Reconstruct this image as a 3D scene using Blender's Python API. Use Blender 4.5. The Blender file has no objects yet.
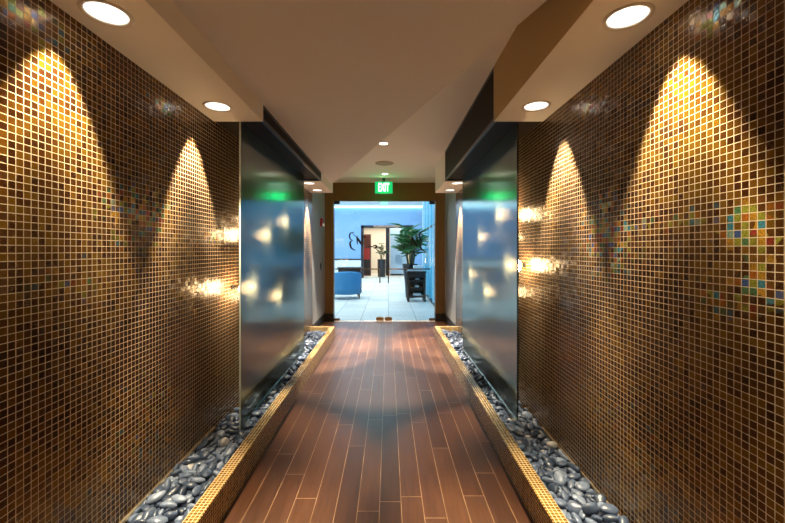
import bpy, bmesh, math, random
from mathutils import Vector, Matrix, Euler, noise
random.seed(7)
PI = math.pi
SC = bpy.context.scene
COL = SC.collection

# settled pebbles: shape, scale, place, turn, shown singly
PEB = {
 'A': '1 131 43 35 19 23 -12 310 0 3 112 126 71 16 3 2 32 0 3 112 200 40 16 18 -12 167 0 1 133 295 57 19 27 -4 12 0 4 80 59 131 13 10 17 242 0 0 120 131 140 17 17 2 107 0 1 93 219 103 14 32 5 309 0 4 72 281 151 12 -17 -8 47 0 2 133 40 229 20 -31 -15 -248 1 2 101 131 202 16 29 2 -260 0 4 75 205 212 12 28 -8 -237 0 2 132 289 240 20 32 8 38 0 5 118 60 297 19 -74 -1 220 1 5 75 147 320 12 9 13 -168 0 4 112 191 284 17 33 2 -70 1 1 132 288 304 19 32 5 251 0 4 99 42 385 16 57 9 -57 0 0 114 130 413 16 -1 19 -186 0 1 130 206 403 20 -5 -12 210 1 2 126 317 406 19 32 8 -143 0 3 93 56 477 13 16 -15 130 0 4 78 129 477 12 24 10 161 0 0 130 202 484 19 13 -6 -119 1 5 71 291 462 12 74 0 -170 0 1 95 33 607 14 31 4 -6 0 1 100 129 565 15 32 5 -187 0 3 100 221 594 15 -16 0 211 0 1 95 277 586 14 9 16 66 1 4 115 62 669 18 28 -8 102 1 5 89 133 671 14 37 2 -77 0 5 124 193 649 19 35 -1 -217 0 2 103 300 683 16 -64 1 -85 0 2 79 62 780 12 -63 2 -62 0 3 121 108 736 17 -16 0 48 1 1 124 218 776 18 32 5 -29 1 4 117 293 748 18 34 5 -310 0 3 120 54 836 17 -16 0 204 1 3 73 108 846 11 -16 0 37 0 1 104 209 837 15 23 -12 98 1 2 79 323 881 12 -71 -2 -195 0 5 125 60 922 19 -33 -1 -165 1 0 86 140 909 12 20 9 -264 1 4 131 214 924 20 28 -8 175 1 4 104 300 919 16 34 5 51 0 0 116 28 1008 17 20 9 183 0 4 130 130 1016 20 15 14 181 1 0 98 212 1006 14 1 19 117 1 2 78 304 1013 12 -38 -2 -196 0 0 104 24 1108 15 3 18 138 0 4 105 129 1093 16 -22 3 78 0 0 116 192 1129 17 19 9 -31 0 2 121 318 1086 19 24 -6 -149 0 0 70 50 1170 10 20 9 -175 0 3 107 118 1193 16 -6 6 63 0 3 72 253 1199 11 16 -15 -72 0 5 112 307 1187 18 -2 18 234 0 1 94 58 1282 14 -14 5 275 0 5 128 122 1278 19 37 2 106 0 2 88 246 1244 14 55 12 199 0 2 75 316 1274 11 -36 -1 301 0 0 89 44 1367 13 20 9 -285 0 0 73 144 1381 11 13 -6 26 0 1 75 265 1358 11 23 -12 -173 0 1 93 303 1345 16 55 -23 223 0 0 131 40 1417 21 -35 15 48 1 4 78 144 1481 12 28 -8 -49 0 4 86 222 1445 13 28 -8 -209 0 5 87 288 1472 13 37 2 -108 0 4 101 40 21 55 29 -8 293 0 2 87 101 16 15 151 -22 -277 0 4 70 244 75 14 153 18 63 0 2 99 322 22 28 -24 -106 142 0 0 90 21 95 13 13 -6 173 0 5 87 149 116 41 -12 -17 147 0 3 101 238 180 14 16 -15 173 1 5 84 322 163 14 -25 8 -191 0 1 130 60 189 31 -52 47 -187 1 4 95 98 232 15 28 -8 115 0 0 133 222 212 46 12 60 168 1 1 129 293 195 28 -105 -26 -264 1 5 98 27 346 22 -26 -49 62 0 4 78 104 291 13 57 9 -186 0 1 131 169 282 54 44 -7 311 1 1 117 306 344 28 -36 40 -40 1 3 92 64 423 13 13 -6 303 0 4 116 92 340 18 34 5 304 1 4 80 165 403 35 1 -31 103 0 4 94 257 367 14 34 5 -196 1 2 101 93 514 16 53 12 -128 0 1 122 130 501 38 30 49 145 1 3 87 163 454 22 -91 -40 161 0 5 75 302 507 12 -36 3 -44 0 1 75 56 533 11 32 5 -213 0 2 122 81 570 28 60 -6 245 1 4 108 173 571 17 35 -12 128 0 3 105 303 543 18 51 -6 303 0 5 120 71 624 32 -55 -70 -301 1 5 103 146 625 22 -117 -49 173 1 4 77 169 680 20 33 75 245 0 4 133 251 686 21 -17 -7 138 1 5 92 32 716 14 -29 -9 279 0 5 92 160 785 20 -115 -45 -222 1 0 116 188 737 21 -42 -32 242 1 5 122 297 787 32 -50 -18 -18 1 4 73 76 847 40 46 22 113 1 0 103 130 808 15 17 2 -238 1 3 101 268 868 15 -16 0 -15 0 2 71 283 822 11 32 8 -135 0 4 129 60 966 50 78 -18 -179 1 4 98 106 925 18 -68 -4 127 1 3 105 252 893 41 23 3 22 1 5 94 321 908 39 -20 11 -189 0 2 117 56 1063 18 32 8 19 0 5 95 149 1043 43 -30 -36 -98 1 1 133 180 1054 19 26 -7 -178 1 5 108 321 980 24 51 42 -162 0 5 94 73 1105 21 -212 41 -62 0 1 70 169 1173 11 -5 -12 207 0 0 113 231 1094 24 -38 -52 255 1 2 95 310 1142 16 79 0 -307 0 3 108 63 1230 16 -9 -15 -20 0 3 126 105 1225 45 8 -14 265 1 4 79 216 1169 12 28 -8 -112 1 3 105 300 1233 23 -77 4 42 0 1 94 82 1315 14 23 -12 -71 0 4 76 169 1283 12 34 5 -177 0 2 70 249 1324 11 292 2 -39 0 2 74 290 1314 13 260 16 -74 0 2 92 29 1369 39 96 -30 8 1 5 87 97 1350 14 -32 5 -34 0 3 128 230 1376 19 18 -309 138 1 4 111 318 1404 17 34 3 -170 0 0 103 41 1474 15 21 9 285 1 0 84 103 1454 12 -17 10 -42 0 5 79 224 1485 13 -82 -5 14 0 2 71 257 1425 11 32 8 -39 0 5 103 68 80 21 18 -36 -114 0 0 93 148 26 19 -32 -44 225 0 1 104 243 52 43 54 -11 219 0 3 90 267 16 20 114 -5 -306 0 3 125 100 100 46 10 7 237 0 4 129 183 143 25 -119 -15 -176 0 2 86 253 152 34 -143 -9 -264 0 1 117 287 110 17 23 -12 307 0 3 97 88 160 28 -117 -63 -275 0 0 118 109 218 46 -67 -8 -173 1 4 74 249 260 34 -38 51 -309 1 5 115 318 185 56 42 64 -140 1 1 75 27 266 12 3 -12 16 0 5 129 138 267 23 42 -24 172 1 3 100 201 335 14 -16 0 11 1 1 103 320 306 46 43 -28 174 1 3 117 31 423 41 22 24 177 1 0 87 84 383 26 286 90 -12 0 0 92 160 365 17 268 20 31 0 2 113 256 419 24 -24 -61 -269 1 1 109 25 520 25 3 -55 135 1 3 78 165 518 40 62 22 148 1 5 130 197 445 54 20 -18 307 1 4 126 258 485 19 38 5 160 1 1 103 29 566 21 67 -9 -72 1 4 107 128 577 47 62 6 302 1 4 111 195 541 41 -66 -66 -214 1 5 122 306 575 35 35 -72 -307 1 4 87 19 668 14 -22 3 -188 0 0 99 110 658 25 111 39 -129 1 0 79 212 694 35 70 60 -305 0 2 114 305 635 17 -38 -2 282 0 1 105 33 758 16 30 -306 -51 0 1 130 97 785 40 52 -9 -21 1 2 113 182 709 43 -7 43 -300 1 5 117 311 849 40 -123 -3 -91 1 1 87 17 814 18 -104 -11 197 1 0 112 120 838 38 22 19 -271 1 0 120 170 868 24 296 -31 43 1 0 128 251 837 37 28 -43 109 1 5 96 21 934 15 -58 7 144 0 1 79 89 929 41 34 -2 -163 1 3 104 247 952 26 161 -23 203 1 5 86 282 960 13 -36 3 128 0 4 105 76 1020 23 53 55 -108 1 4 105 95 976 29 53 85 -244 1 2 94 232 1050 20 -27 49 -49 0 0 90 263 1003 13 20 9 86 0 2 89 79 1146 13 -38 -2 164 0 4 119 118 1135 26 61 -31 -231 1 2 106 267 1123 22 -113 294 -47 1 4 93 269 1160 21 43 -40 16 1 4 100 18 1213 34 106 -109 -95 1 1 102 157 1230 19 -74 1 -86 1 5 96 217 1218 19 11 32 182 1 1 72 275 1259 17 92 -59 -200 0 3 93 29 1258 26 35 65 -309 1 0 87 158 1335 13 -11 304 -58 0 5 123 212 1287 23 -193 -2 159 1 1 117 309 1294 37 10 11 96 1 2 87 32 1328 14 261 -5 39 0 3 106 129 1376 35 6 6 -97 0 2 75 263 1415 32 13 -1 168 0 5 91 284 1388 26 23 -71 -101 1 4 125 58 1473 49 53 5 278 1 1 101 99 1400 15 23 -12 131 0 1 107 232 1451 42 25 305 -51 1 2 104 323 1468 25 106 51 170 0 4 101 43 83 39 54 -1 -166 0 0 122 110 33 48 -1 -9 -36 0 1 90 182 20 41 -4 13 -303 0 2 86 261 88 41 -8 28 276 0 4 87 18 163 14 -22 3 -178 0 0 133 197 143 66 12 -26 -296 1 4 75 229 132 15 105 312 -11 0 2 109 304 138 35 -20 20 -43 0 5 78 11 262 31 114 35 -173 1 2 121 149 191 50 -119 45 -109 1 3 95 179 240 32 -67 -114 12 1 1 78 316 235 42 13 -251 -7 0 2 102 16 305 26 -144 -74 140 1 3 108 143 335 44 -20 -20 -308 1 5 92 245 330 36 -15 24 -227 1 4 91 245 283 17 115 3 -61 0 0 117 66 442 55 -156 34 -119 1 1 113 101 449 32 61 -87 -125 1 5 94 229 365 36 -27 -1 -238 1 5 89 292 390 39 -90 74 213 1 2 86 16 475 19 21 -63 136 1 0 89 128 538 48 103 -17 -274 1 1 96 235 541 20 -106 -10 57 1 3 90 320 475 23 -88 41 -173 0 3 92 39 574 54 22 -4 -216 1 4 86 110 601 20 42 265 74 0 0 129 233 567 50 -38 -24 -141 1 4 72 253 623 11 28 -8 282 0 3 76 26 649 36 38 12 -117 1 1 70 142 706 15 -13 51 40 1 1 119 225 643 48 -17 43 -151 1 5 118 323 691 40 -148 -36 -158 0 5 115 39 698 43 -67 -8 28 1 2 121 63 741 46 -190 -9 -269 1 2 106 230 752 44 305 25 -50 1 4 103 286 721 47 42 25 -139 1 0 126 37 888 47 -314 -50 30 1 4 91 94 875 21 -89 266 25 0 0 94 178 818 37 -11 6 282 1 5 91 316 822 14 37 2 218 0 1 104 17 966 44 213 -55 129 1 5 87 136 952 28 51 -102 203 1 0 131 168 962 32 -183 28 138 1 4 118 284 946 46 -33 -23 -140 1 0 95 34 1038 45 -279 -7 -107 1 0 112 163 1086 46 63 -274 50 1 0 94 244 1008 39 -301 -15 -81 1 5 121 295 1030 40 -54 -6 122 1 4 113 70 1173 37 5 16 163 1 1 125 89 1069 45 -5 9 -89 1 3 106 274 1068 24 193 8 -196 1 4 75 322 1121 42 297 6 -99 0 4 106 23 1163 27 -183 -51 -107 1 3 105 149 1169 40 -43 13 -17 1 3 123 242 1216 46 -23 -1 -135 1 0 106 311 1189 49 8 6 114 1 1 100 16 1284 37 89 -75 -128 1 4 104 152 1274 39 -8 -4 -199 1 2 106 258 1283 20 -1 38 69 1 3 74 252 1319 31 298 -3 51 1 4 131 58 1314 44 25 10 -94 1 2 108 104 1330 40 54 -2 187 1 0 126 238 1393 53 -6 -12 -38 1 4 76 324 1353 30 254 77 -88 0 4 107 121 1476 37 -94 296 -37 0 2 96 157 1437 15 32 8 -78 0 2 124 289 1446 40 32 -9 187 1 2 77 261 1458 12 32 8 -105 0 3 121 20 83 65 96 -30 -161 0 2 104 165 68 39 -19 -27 -185 0 1 73 236 40 19 -279 76 73 0 1 118 290 36 54 109 -9 -93 0 1 74 31 133 29 11 12 117 0 2 114 115 147 55 89 -25 -291 1 5 124 216 104 47 -72 8 72 0 1 125 316 98 55 255 31 -127 1 2 107 50 271 41 -8 -15 -66 1 5 70 152 236 39 -241 -40 145 1 0 72 171 201 16 -88 -41 96 0 4 86 263 227 57 -187 12 240 1 3 72 12 365 37 201 53 154 1 4 112 185 376 52 -132 43 -145 1 5 128 203 319 59 271 10 -18 1 2 94 298 268 51 134 -11 -30 1 4 128 66 342 55 -11 299 84 1 5 132 124 392 47 287 -26 114 1 2 122 261 391 58 -87 -8 -156 1 2 93 294 443 40 132 25 -209 1 2 90 79 483 33 -246 -23 131 1 5 89 63 517 38 79 -12 -203 1 0 104 216 497 52 -25 29 52 1 2 101 290 498 40 38 -24 150 1 0 95 14 621 52 183 -11 168 1 5 106 176 623 47 235 0 168 1 5 93 268 618 35 7 -12 -158 1 2 98 311 611 42 40 -29 257 1',
 'B': '0 71 85 50 10 1 19 -237 0 2 101 153 32 15 32 8 137 0 3 115 266 35 17 7 0 245 0 3 121 38 149 17 19 -8 232 0 2 109 167 142 16 32 9 62 0 1 72 272 146 11 23 -12 246 0 4 119 51 227 18 34 5 -213 1 2 122 147 212 18 -43 -1 101 1 3 112 272 240 16 -6 5 -271 0 4 102 54 311 16 -17 -7 238 0 5 129 142 319 20 -33 -2 214 1 5 95 279 291 15 -2 18 265 0 2 126 74 411 19 32 8 232 1 5 90 123 401 14 -36 3 108 0 2 79 264 384 12 -38 -2 -62 0 5 73 52 465 12 -29 -9 71 0 4 94 158 481 15 -17 -8 -154 0 3 70 284 488 10 -14 -5 13 0 0 70 28 574 10 13 -6 -271 0 1 90 138 571 14 -14 5 -96 0 1 96 235 596 14 23 -12 -267 0 5 73 37 656 11 34 -2 -251 0 4 79 170 693 13 -22 3 -104 0 3 85 249 672 13 -5 6 12 1 1 126 39 740 22 -55 11 71 1 2 97 185 759 15 32 8 -308 0 1 72 270 795 11 32 5 202 0 1 132 52 852 20 14 -12 105 0 5 103 165 837 16 -36 3 -202 1 4 97 256 835 15 -18 -4 -24 1 0 109 54 925 16 -17 10 80 0 0 72 142 919 12 23 -15 179 0 3 107 278 931 16 -6 5 -83 1 1 109 44 1011 16 -14 5 -97 0 4 119 167 1019 19 -19 -3 274 1 4 76 278 1024 12 34 5 294 0 0 104 57 1134 15 -17 10 -222 0 0 103 158 1125 15 12 -6 -24 1 4 70 255 1100 11 -22 3 -154 0 1 105 35 1184 16 -5 -12 -306 0 2 116 129 1188 18 55 12 -191 1 2 117 266 1171 18 19 -15 -184 1 0 107 61 1262 15 20 9 306 0 3 131 203 1234 19 -9 -14 90 0 3 99 286 1289 14 -1 4 -183 0 5 76 62 1406 12 -36 3 -271 0 4 94 191 1369 14 34 5 -2 0 5 71 267 1333 11 -36 3 296 0 5 99 50 1453 15 37 2 -159 0 3 73 215 1435 11 19 -9 85 0 1 117 281 1449 17 25 9 219 0 4 90 18 32 14 35 5 140 0 5 89 206 59 14 67 3 227 0 5 113 278 86 24 -42 -43 -276 0 5 78 130 75 12 -36 3 -139 0 3 117 151 88 31 -29 -59 -270 0 5 112 237 120 17 -36 3 -21 0 5 127 25 228 48 -19 9 133 1 4 87 181 191 13 34 5 -268 0 4 84 282 181 13 23 10 296 0 1 113 26 280 24 -6 -48 162 0 3 131 127 274 32 -110 0 283 1 5 99 226 374 16 63 6 142 0 4 95 79 443 40 -1 45 234 1 5 84 185 377 13 -36 3 -263 0 1 73 256 430 11 32 5 96 1 3 124 64 527 21 -5 23 -230 1 3 129 110 465 19 -16 0 151 1 2 102 235 521 15 32 8 57 0 5 89 96 581 14 -36 3 -198 0 5 73 189 591 12 74 0 231 0 2 80 232 556 12 32 8 -255 0 2 88 121 685 14 55 12 51 1 3 99 190 640 14 16 -15 58 1 1 98 258 636 18 67 32 -31 1 5 96 89 746 16 -44 -19 98 1 4 108 131 740 18 37 -14 -184 1 4 126 262 749 19 28 -8 272 1 5 100 90 798 16 -58 7 264 1 3 87 200 828 19 87 -30 100 1 1 106 236 866 36 45 -15 285 1 2 79 32 962 12 32 8 -299 0 4 96 204 944 15 33 1 52 1 5 88 210 873 14 -36 3 -27 1 1 97 22 990 36 9 -37 137 0 1 93 122 996 26 249 83 -135 1 4 79 253 1058 13 -17 -8 275 0 2 88 91 1094 13 -31 -15 262 0 5 133 216 1102 21 -5 16 -200 1 3 131 285 1090 25 73 -7 176 1 4 128 72 1188 39 10 -26 258 1 1 108 130 1247 16 -5 -12 295 1 4 85 200 1167 13 34 5 111 1 3 99 118 1307 14 16 -15 -173 1 1 84 175 1293 13 9 16 169 0 5 103 294 1268 42 -58 -25 155 1 4 71 30 1342 11 -22 3 217 0 0 122 222 1319 19 -18 -15 135 0 0 91 291 1381 13 18 4 -176 0 4 92 41 1410 33 0 -11 94 1 5 125 183 1457 20 -51 6 117 0 1 86 234 1478 18 -50 32 81 0 1 107 56 38 25 -7 5 172 0 2 100 216 89 18 146 7 255 0 1 128 288 44 54 -57 -5 150 0 1 111 94 97 24 -122 -18 -113 0 5 111 121 140 24 -219 35 125 0 1 122 279 136 39 12 16 83 0 5 132 97 213 23 -96 -4 -167 1 3 106 198 252 15 -8 -13 -128 0 4 117 268 202 40 36 -11 50 0 2 76 61 278 35 41 -13 94 1 3 97 209 313 14 20 -7 -280 0 1 114 273 340 17 -11 7 290 0 3 98 23 399 14 -16 0 -142 0 3 93 193 427 14 -10 -1 -79 0 2 127 280 409 29 103 -68 -264 1 4 92 111 533 42 -175 -17 130 1 2 70 196 510 10 4 292 -163 0 2 121 234 467 18 32 8 -309 0 3 115 67 600 32 -9 -7 107 1 1 91 210 619 30 -19 12 -267 1 2 75 293 543 11 -21 -312 -89 0 2 86 16 685 13 -69 -1 -182 0 5 110 136 615 21 -129 -23 -32 1 5 85 298 612 15 99 2 139 0 3 108 90 761 44 1 7 151 1 0 125 165 729 42 -31 29 -99 1 0 74 231 708 11 20 9 -251 1 2 123 40 805 38 -20 -10 7 1 3 87 158 789 34 -61 42 250 1 1 96 288 868 15 49 9 211 1 0 126 67 962 43 1 14 -271 1 0 100 176 963 27 120 46 -240 1 2 76 204 907 19 210 62 -60 1 5 104 91 1038 16 37 2 -14 0 0 73 102 1073 30 -25 15 -308 0 4 79 215 1039 12 34 5 296 0 3 109 38 1073 16 19 -8 2 0 4 102 148 1065 16 -17 -8 15 1 1 130 217 1062 46 89 3 40 1 0 132 64 1127 48 14 26 -97 1 5 104 155 1232 41 11 -25 190 1 4 134 226 1184 39 -37 -10 -211 1 1 104 70 1307 22 -50 -31 13 1 1 131 186 1277 47 -3 -33 -142 1 5 105 276 1229 16 37 2 260 0 0 103 76 1358 15 13 -6 235 1 2 110 186 1342 34 -3 -53 57 1 2 78 251 1365 12 32 8 272 0 0 125 105 1463 21 -28 -23 -247 1 3 100 210 1439 42 39 -61 175 1 4 90 241 1412 15 25 298 122 0 4 93 112 29 17 32 -25 93 0 4 112 187 27 30 -69 59 -72 0 3 112 237 38 49 74 28 -216 0 4 95 24 97 19 -63 -289 -90 0 3 113 217 160 28 -24 50 62 0 2 132 243 163 64 -45 -14 -16 1 2 102 87 148 26 -77 -80 -266 0 0 80 133 227 41 82 3 -196 1 1 104 246 277 26 -6 67 -307 0 1 116 87 338 23 76 37 190 1 1 70 144 377 11 25 -307 130 1 0 112 281 324 48 -30 51 -255 1 1 97 18 396 46 -80 8 -179 0 3 94 148 428 32 42 -32 201 1 2 95 287 451 19 42 -57 -247 0 1 124 27 469 36 31 9 155 1 1 74 120 529 11 32 5 56 0 1 132 284 503 37 40 -18 -149 1 1 96 19 532 28 -28 97 237 0 5 93 207 567 33 -21 22 -149 1 2 73 270 576 11 -38 -2 121 0 3 86 80 650 13 -5 6 -188 0 5 73 203 727 11 37 2 86 0 4 97 294 686 18 71 29 147 0 3 86 52 694 20 46 33 45 0 5 99 214 724 36 -124 1 -158 1 2 104 223 791 18 -40 -31 25 1 1 73 14 865 14 -83 -3 -184 0 5 119 118 830 27 8 -51 -128 1 2 130 269 898 50 -167 25 28 1 0 129 42 910 54 60 3 -46 1 5 100 106 945 16 -9 279 180 0 5 70 302 959 24 95 112 117 0 5 96 90 993 18 -71 283 116 0 1 80 219 998 17 138 -18 -197 1 2 79 294 990 13 -98 -2 -205 0 0 99 32 1048 38 -2 3 33 1 4 77 121 1104 17 -142 22 254 0 3 92 298 1147 31 110 77 141 1 4 129 90 1053 54 -10 -301 -73 1 5 75 101 1143 12 -36 3 220 0 3 109 272 1195 51 69 1 152 1 0 118 23 1303 30 -84 -5 163 1 3 84 216 1312 54 53 -25 292 1 1 105 256 1264 38 65 9 178 1 0 74 125 1366 11 28 11 120 1 0 94 179 1397 31 35 105 241 0 2 104 265 1392 33 8 -16 83 0 2 101 16 1434 17 -108 -1 151 0 2 105 172 1469 51 127 -51 -155 0 4 111 293 1463 50 -205 41 149 1 3 124 88 31 57 53 -29 -278 0 3 127 142 139 54 39 19 169 1 5 96 205 53 50 17 -60 -185 0 4 116 68 83 49 151 -58 -106 0 1 118 181 184 50 -3 -252 140 1 4 74 297 181 49 -213 102 52 1 1 93 55 176 38 -132 38 -29 1 4 90 183 253 46 -162 -26 136 0 0 133 233 245 53 -10 -30 65 1 3 91 113 378 39 246 17 -205 1 0 107 180 351 33 -25 -39 271 1 5 106 228 329 45 155 6 -117 1 0 112 59 408 57 -91 2 169 1 3 94 194 405 37 -304 2 -96 1 0 126 241 441 51 18 -7 19 1 5 130 77 487 52 -83 -5 -64 1 4 122 169 528 34 1 3 -46 1 4 117 244 538 48 10 -9 13 1 4 80 22 612 15 -90 -16 93 0 5 89 176 565 20 12 43 -112 0 5 111 262 595 40 78 -7 192 1 1 72 97 703 11 32 5 107 0 0 96 151 676 31 -73 -73 210 1 5 79 298 753 41 -91 -19 -157 1 1 74 13 767 25 -71 245 -115 0 0 72 179 792 23 -62 79 291 0 4 107 294 805 31 -106 67 -130 1 3 128 31 839 61 -32 265 -132 1 4 118 159 889 32 89 76 64 1 4 92 223 822 41 139 -19 61 1 3 76 89 848 39 297 0 122 1 2 128 110 889 22 77 -32 259 1 2 104 242 906 16 -32 -16 205 0 0 70 67 1018 37 27 2 134 1 4 86 145 973 20 128 -37 106 1 0 111 260 988 24 -44 -52 22 1 5 72 14 1122 10 279 2 -155 0 0 100 125 1136 38 13 -14 -39 1 1 122 245 1023 42 41 -29 -235 1 0 77 18 1228 11 20 9 147 0 0 116 170 1176 35 128 251 66 1 5 72 302 1189 25 -11 156 24 0 0 96 68 1223 22 101 3 12 0 3 73 193 1220 47 -277 24 21 1 4 86 272 1314 41 113 -301 40 1 2 75 23 1376 12 94 -7 256 0 5 94 257 1426 52 11 30 93 1 0 133 268 1354 49 -97 -42 -314 1 3 93 111 1407 15 39 -3 72 1 5 95 222 1394 39 -60 5 -209 1 3 111 240 1470 60 4 -223 -50 1 0 79 27 66 37 9 37 -293 0 4 86 146 16 48 -53 250 9 0 4 131 227 99 62 154 42 152 0 1 94 26 138 49 -57 -282 -75 1 4 109 184 95 49 93 3 127 0 4 128 277 112 73 -63 26 -215 1 3 131 39 278 67 -1 -284 110 1 1 131 173 221 74 127 -6 5 1 0 129 262 210 79 -19 -14 302 1 4 126 31 345 54 -12 -227 80 1 2 94 174 312 43 -24 26 -80 1 1 94 209 291 46 -88 61 -147 1 5 76 66 374 33 112 250 -64 1 1 73 152 384 36 164 -3 71 1 5 100 254 369 40 -61 6 -16 1 0 129 143 501 59 -6 -273 -178 1 4 116 196 473 41 228 -12 94 1 2 70 242 496 33 -59 -59 -233 0 0 122 26 582 50 -85 -14 123 1 5 96 109 580 38 -292 10 53 1 4 131 284 624 53 91 19 186 1 4 124 56 659 41 -5 5 38 1 4 85 131 648 18 164 19 277 1 0 108 248 693 37 13 -302 90 1 3 75 39 792 11 15 -4 290 0',
 'C': '1 126 70 64 19 10 16 -285 0 0 116 57 127 17 20 9 194 0 5 111 65 214 18 74 0 63 0 1 95 60 349 14 -5 -12 -226 0 0 93 76 428 13 20 9 25 0 2 111 35 533 18 53 18 -20 0 3 114 30 591 16 20 -7 141 0 2 70 118 659 11 32 8 311 0 5 99 77 771 15 -36 3 -303 0 3 120 76 861 18 -5 6 49 0 2 128 70 953 19 -38 -2 16 0 4 118 48 1075 18 34 5 -28 0 2 95 34 16 15 55 12 312 0 2 74 123 72 12 -59 -21 -107 0 0 76 18 237 11 1 19 152 0 4 100 108 265 15 28 -8 -75 0 4 117 99 391 22 -43 -30 301 0 1 80 17 492 12 32 5 139 0 3 109 98 558 16 -9 -15 309 0 4 76 84 735 12 -22 3 -261 0 5 95 126 736 17 99 2 163 0 2 78 15 853 12 304 22 129 0 4 84 123 987 13 35 5 -171 0 2 129 77 1033 21 82 -1 23 0 5 80 119 25 12 38 2 -225 0 2 88 115 151 13 -38 -2 -253 0 2 104 17 177 18 -109 -1 151 0 1 100 32 308 16 32 -18 260 0 5 112 45 459 18 -59 8 34 0 5 89 108 514 14 74 0 -8 0 5 95 112 628 18 -119 -16 242 0 4 88 22 742 14 9 17 -219 0 2 78 12 788 13 117 -5 155 0 2 108 122 918 16 -37 -3 161 0 3 86 86 989 27 -6 -89 -168 0 4 111 118 1018 47 -20 -24 163 0 3 133 107 96 43 6 -96 -221 0 4 95 17 129 31 78 121 -235 0 4 95 121 202 16 -47 7 125 0 5 72 25 355 11 -30 -6 -215 0 3 80 27 405 12 -9 -15 189 0 4 115 70 533 44 4 23 -103 0 0 87 66 641 21 35 58 -125 0 0 112 90 690 20 -39 -27 101 0 2 125 118 811 21 -108 -1 -132 0 0 78 119 871 34 35 -19 189 0 0 75 23 997 11 -17 10 -77 0 3 111 108 1077 30 66 -72 302 0 0 91 32 77 35 -32 14 150 0 1 74 17 84 11 281 -15 -171 0 0 132 39 246 37 34 -50 -240 0 2 117 123 318 21 139 7 152 0 2 118 24 383 37 -55 3 -190 0 2 107 106 481 16 32 8 -48 0 5 80 31 655 20 57 -246 -126 0 3 77 13 686 18 -104 2 -150 0 0 105 32 807 26 101 37 154 0 0 105 29 908 15 -9 -6 208 0 0 115 37 953 50 32 261 -2 0 0 125 31 1062 51 10 57 -193 0 4 76 20 42 21 35 82 244 0 1 89 126 139 42 -141 -72 181 0 4 117 40 293 56 70 57 -286 0 1 115 102 354 46 2 37 295 0 4 128 101 444 43 48 16 72 0 1 75 70 477 37 1 -306 48 0 4 85 86 599 14 52 -8 307 0 1 133 56 696 40 -38 109 234 0 4 133 54 760 48 82 -1 66 0 3 86 23 869 35 21 -5 -119 0 1 118 74 915 38 226 -214 7 0 5 117 35 1002 43 -152 45 -62 0 5 75 81 20 16 -19 -38 -65 0 5 80 75 171 17 -228 33 -18 0 2 86 94 252 38 -259 -5 -104 0 2 95 80 315 17 40 29 38 0 0 71 126 404 43 -77 0 -151 0 4 93 48 497 25 -87 -275 33 0 1 129 72 612 45 16 7 -304 0 2 77 18 712 40 44 99 32 0 0 133 106 742 53 -235 -7 -196 0 2 95 76 809 21 -14 249 -54 0 4 77 111 942 42 32 22 -39 0 5 129 60 1020 64 20 -57 256 0 2 104 75 25 41 -7 306 21 0 5 124 85 150 43 -14 -15 -219 0 1 71 84 195 22 -44 110 -181 0 3 94 90 298 45 31 -28 16 0 3 121 44 355 55 -33 265 164 0 3 111 118 553 44 239 2 -164 0',
}
# ------------------------------------------------------------------ key sizes (metres, X right, Y down the corridor, Z up)
EYE = 1.5
WL, WR = -1.345, 1.19            # tiled walls
SL, SR = -0.966, 0.812           # inner faces of the soffits
SOF = 2.49                       # underside of soffits
LOW, HIGH = 2.618, 2.916         # dropped ceiling slab and raised ceiling
CL, CR = -0.925, 0.797           # corridor faces of the planter kerbs
KERB = 0.18
Y0, YD = -3.0, 7.8               # back wall, glazed door wall
YK = 6.44                        # end of kerbs and soffits

# ------------------------------------------------------------------ mesh helpers
def new_obj(name, bm, mat, parent=None, smooth=False):
    me = bpy.data.meshes.new(name)
    bm.normal_update()
    bm.to_mesh(me); bm.free()
    if smooth:
        for p in me.polygons: p.use_smooth = True
    o = bpy.data.objects.new(name, me)
    COL.objects.link(o)
    for m in (mat if isinstance(mat, (list, tuple)) else [mat]):
        me.materials.append(m)
    if parent: o.parent = parent
    return o

def tag(o, label, cat, group=None, kind=None):
    o['label'] = label; o['category'] = cat
    if group: o['group'] = group
    if kind: o['kind'] = kind
    return o

def struct(o):
    o['kind'] = 'structure'; return o

def thing(name, label, cat, loc=(0, 0, 0), rz=0, group=None):
    o = bpy.data.objects.new(name, None); COL.objects.link(o)
    o.empty_display_size = .1
    o.location = loc; o.rotation_euler = (0, 0, rz)
    return tag(o, label, cat, group)

def box(bm, x0, x1, y0, y1, z0, z1, bev=0, mi=0):
    r = bmesh.ops.create_cube(bm, size=1)
    vs = r['verts']
    for v in vs:
        v.co = Vector(((x0+x1)/2 + v.co.x*(x1-x0), (y0+y1)/2 + v.co.y*(y1-y0), (z0+z1)/2 + v.co.z*(z1-z0)))
    fs = {f for v in vs for f in v.link_faces}
    for f in fs: f.material_index = mi
    if bev:
        es = list({e for v in vs for e in v.link_edges})
        bmesh.ops.bevel(bm, geom=es, offset=bev, segments=2, affect='EDGES', profile=.6)
    return bm

def B(*a, **k):
    return box(bmesh.new(), *a, **k)

def lathe(bm, prof, seg=32, cx=0, cy=0, cap=False):
    rings = []
    for r, z in prof:
        rings.append([bm.verts.new((cx + r*math.cos(2*PI*i/seg), cy + r*math.sin(2*PI*i/seg), z)) for i in range(seg)])
    for a, b in zip(rings, rings[1:]):
        for i in range(seg):
            j = (i+1) % seg
            bm.faces.new((a[i], a[j], b[j], b[i]))
    if cap:
        bm.faces.new(list(reversed(rings[0]))); bm.faces.new(rings[-1])
    return bm

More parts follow.
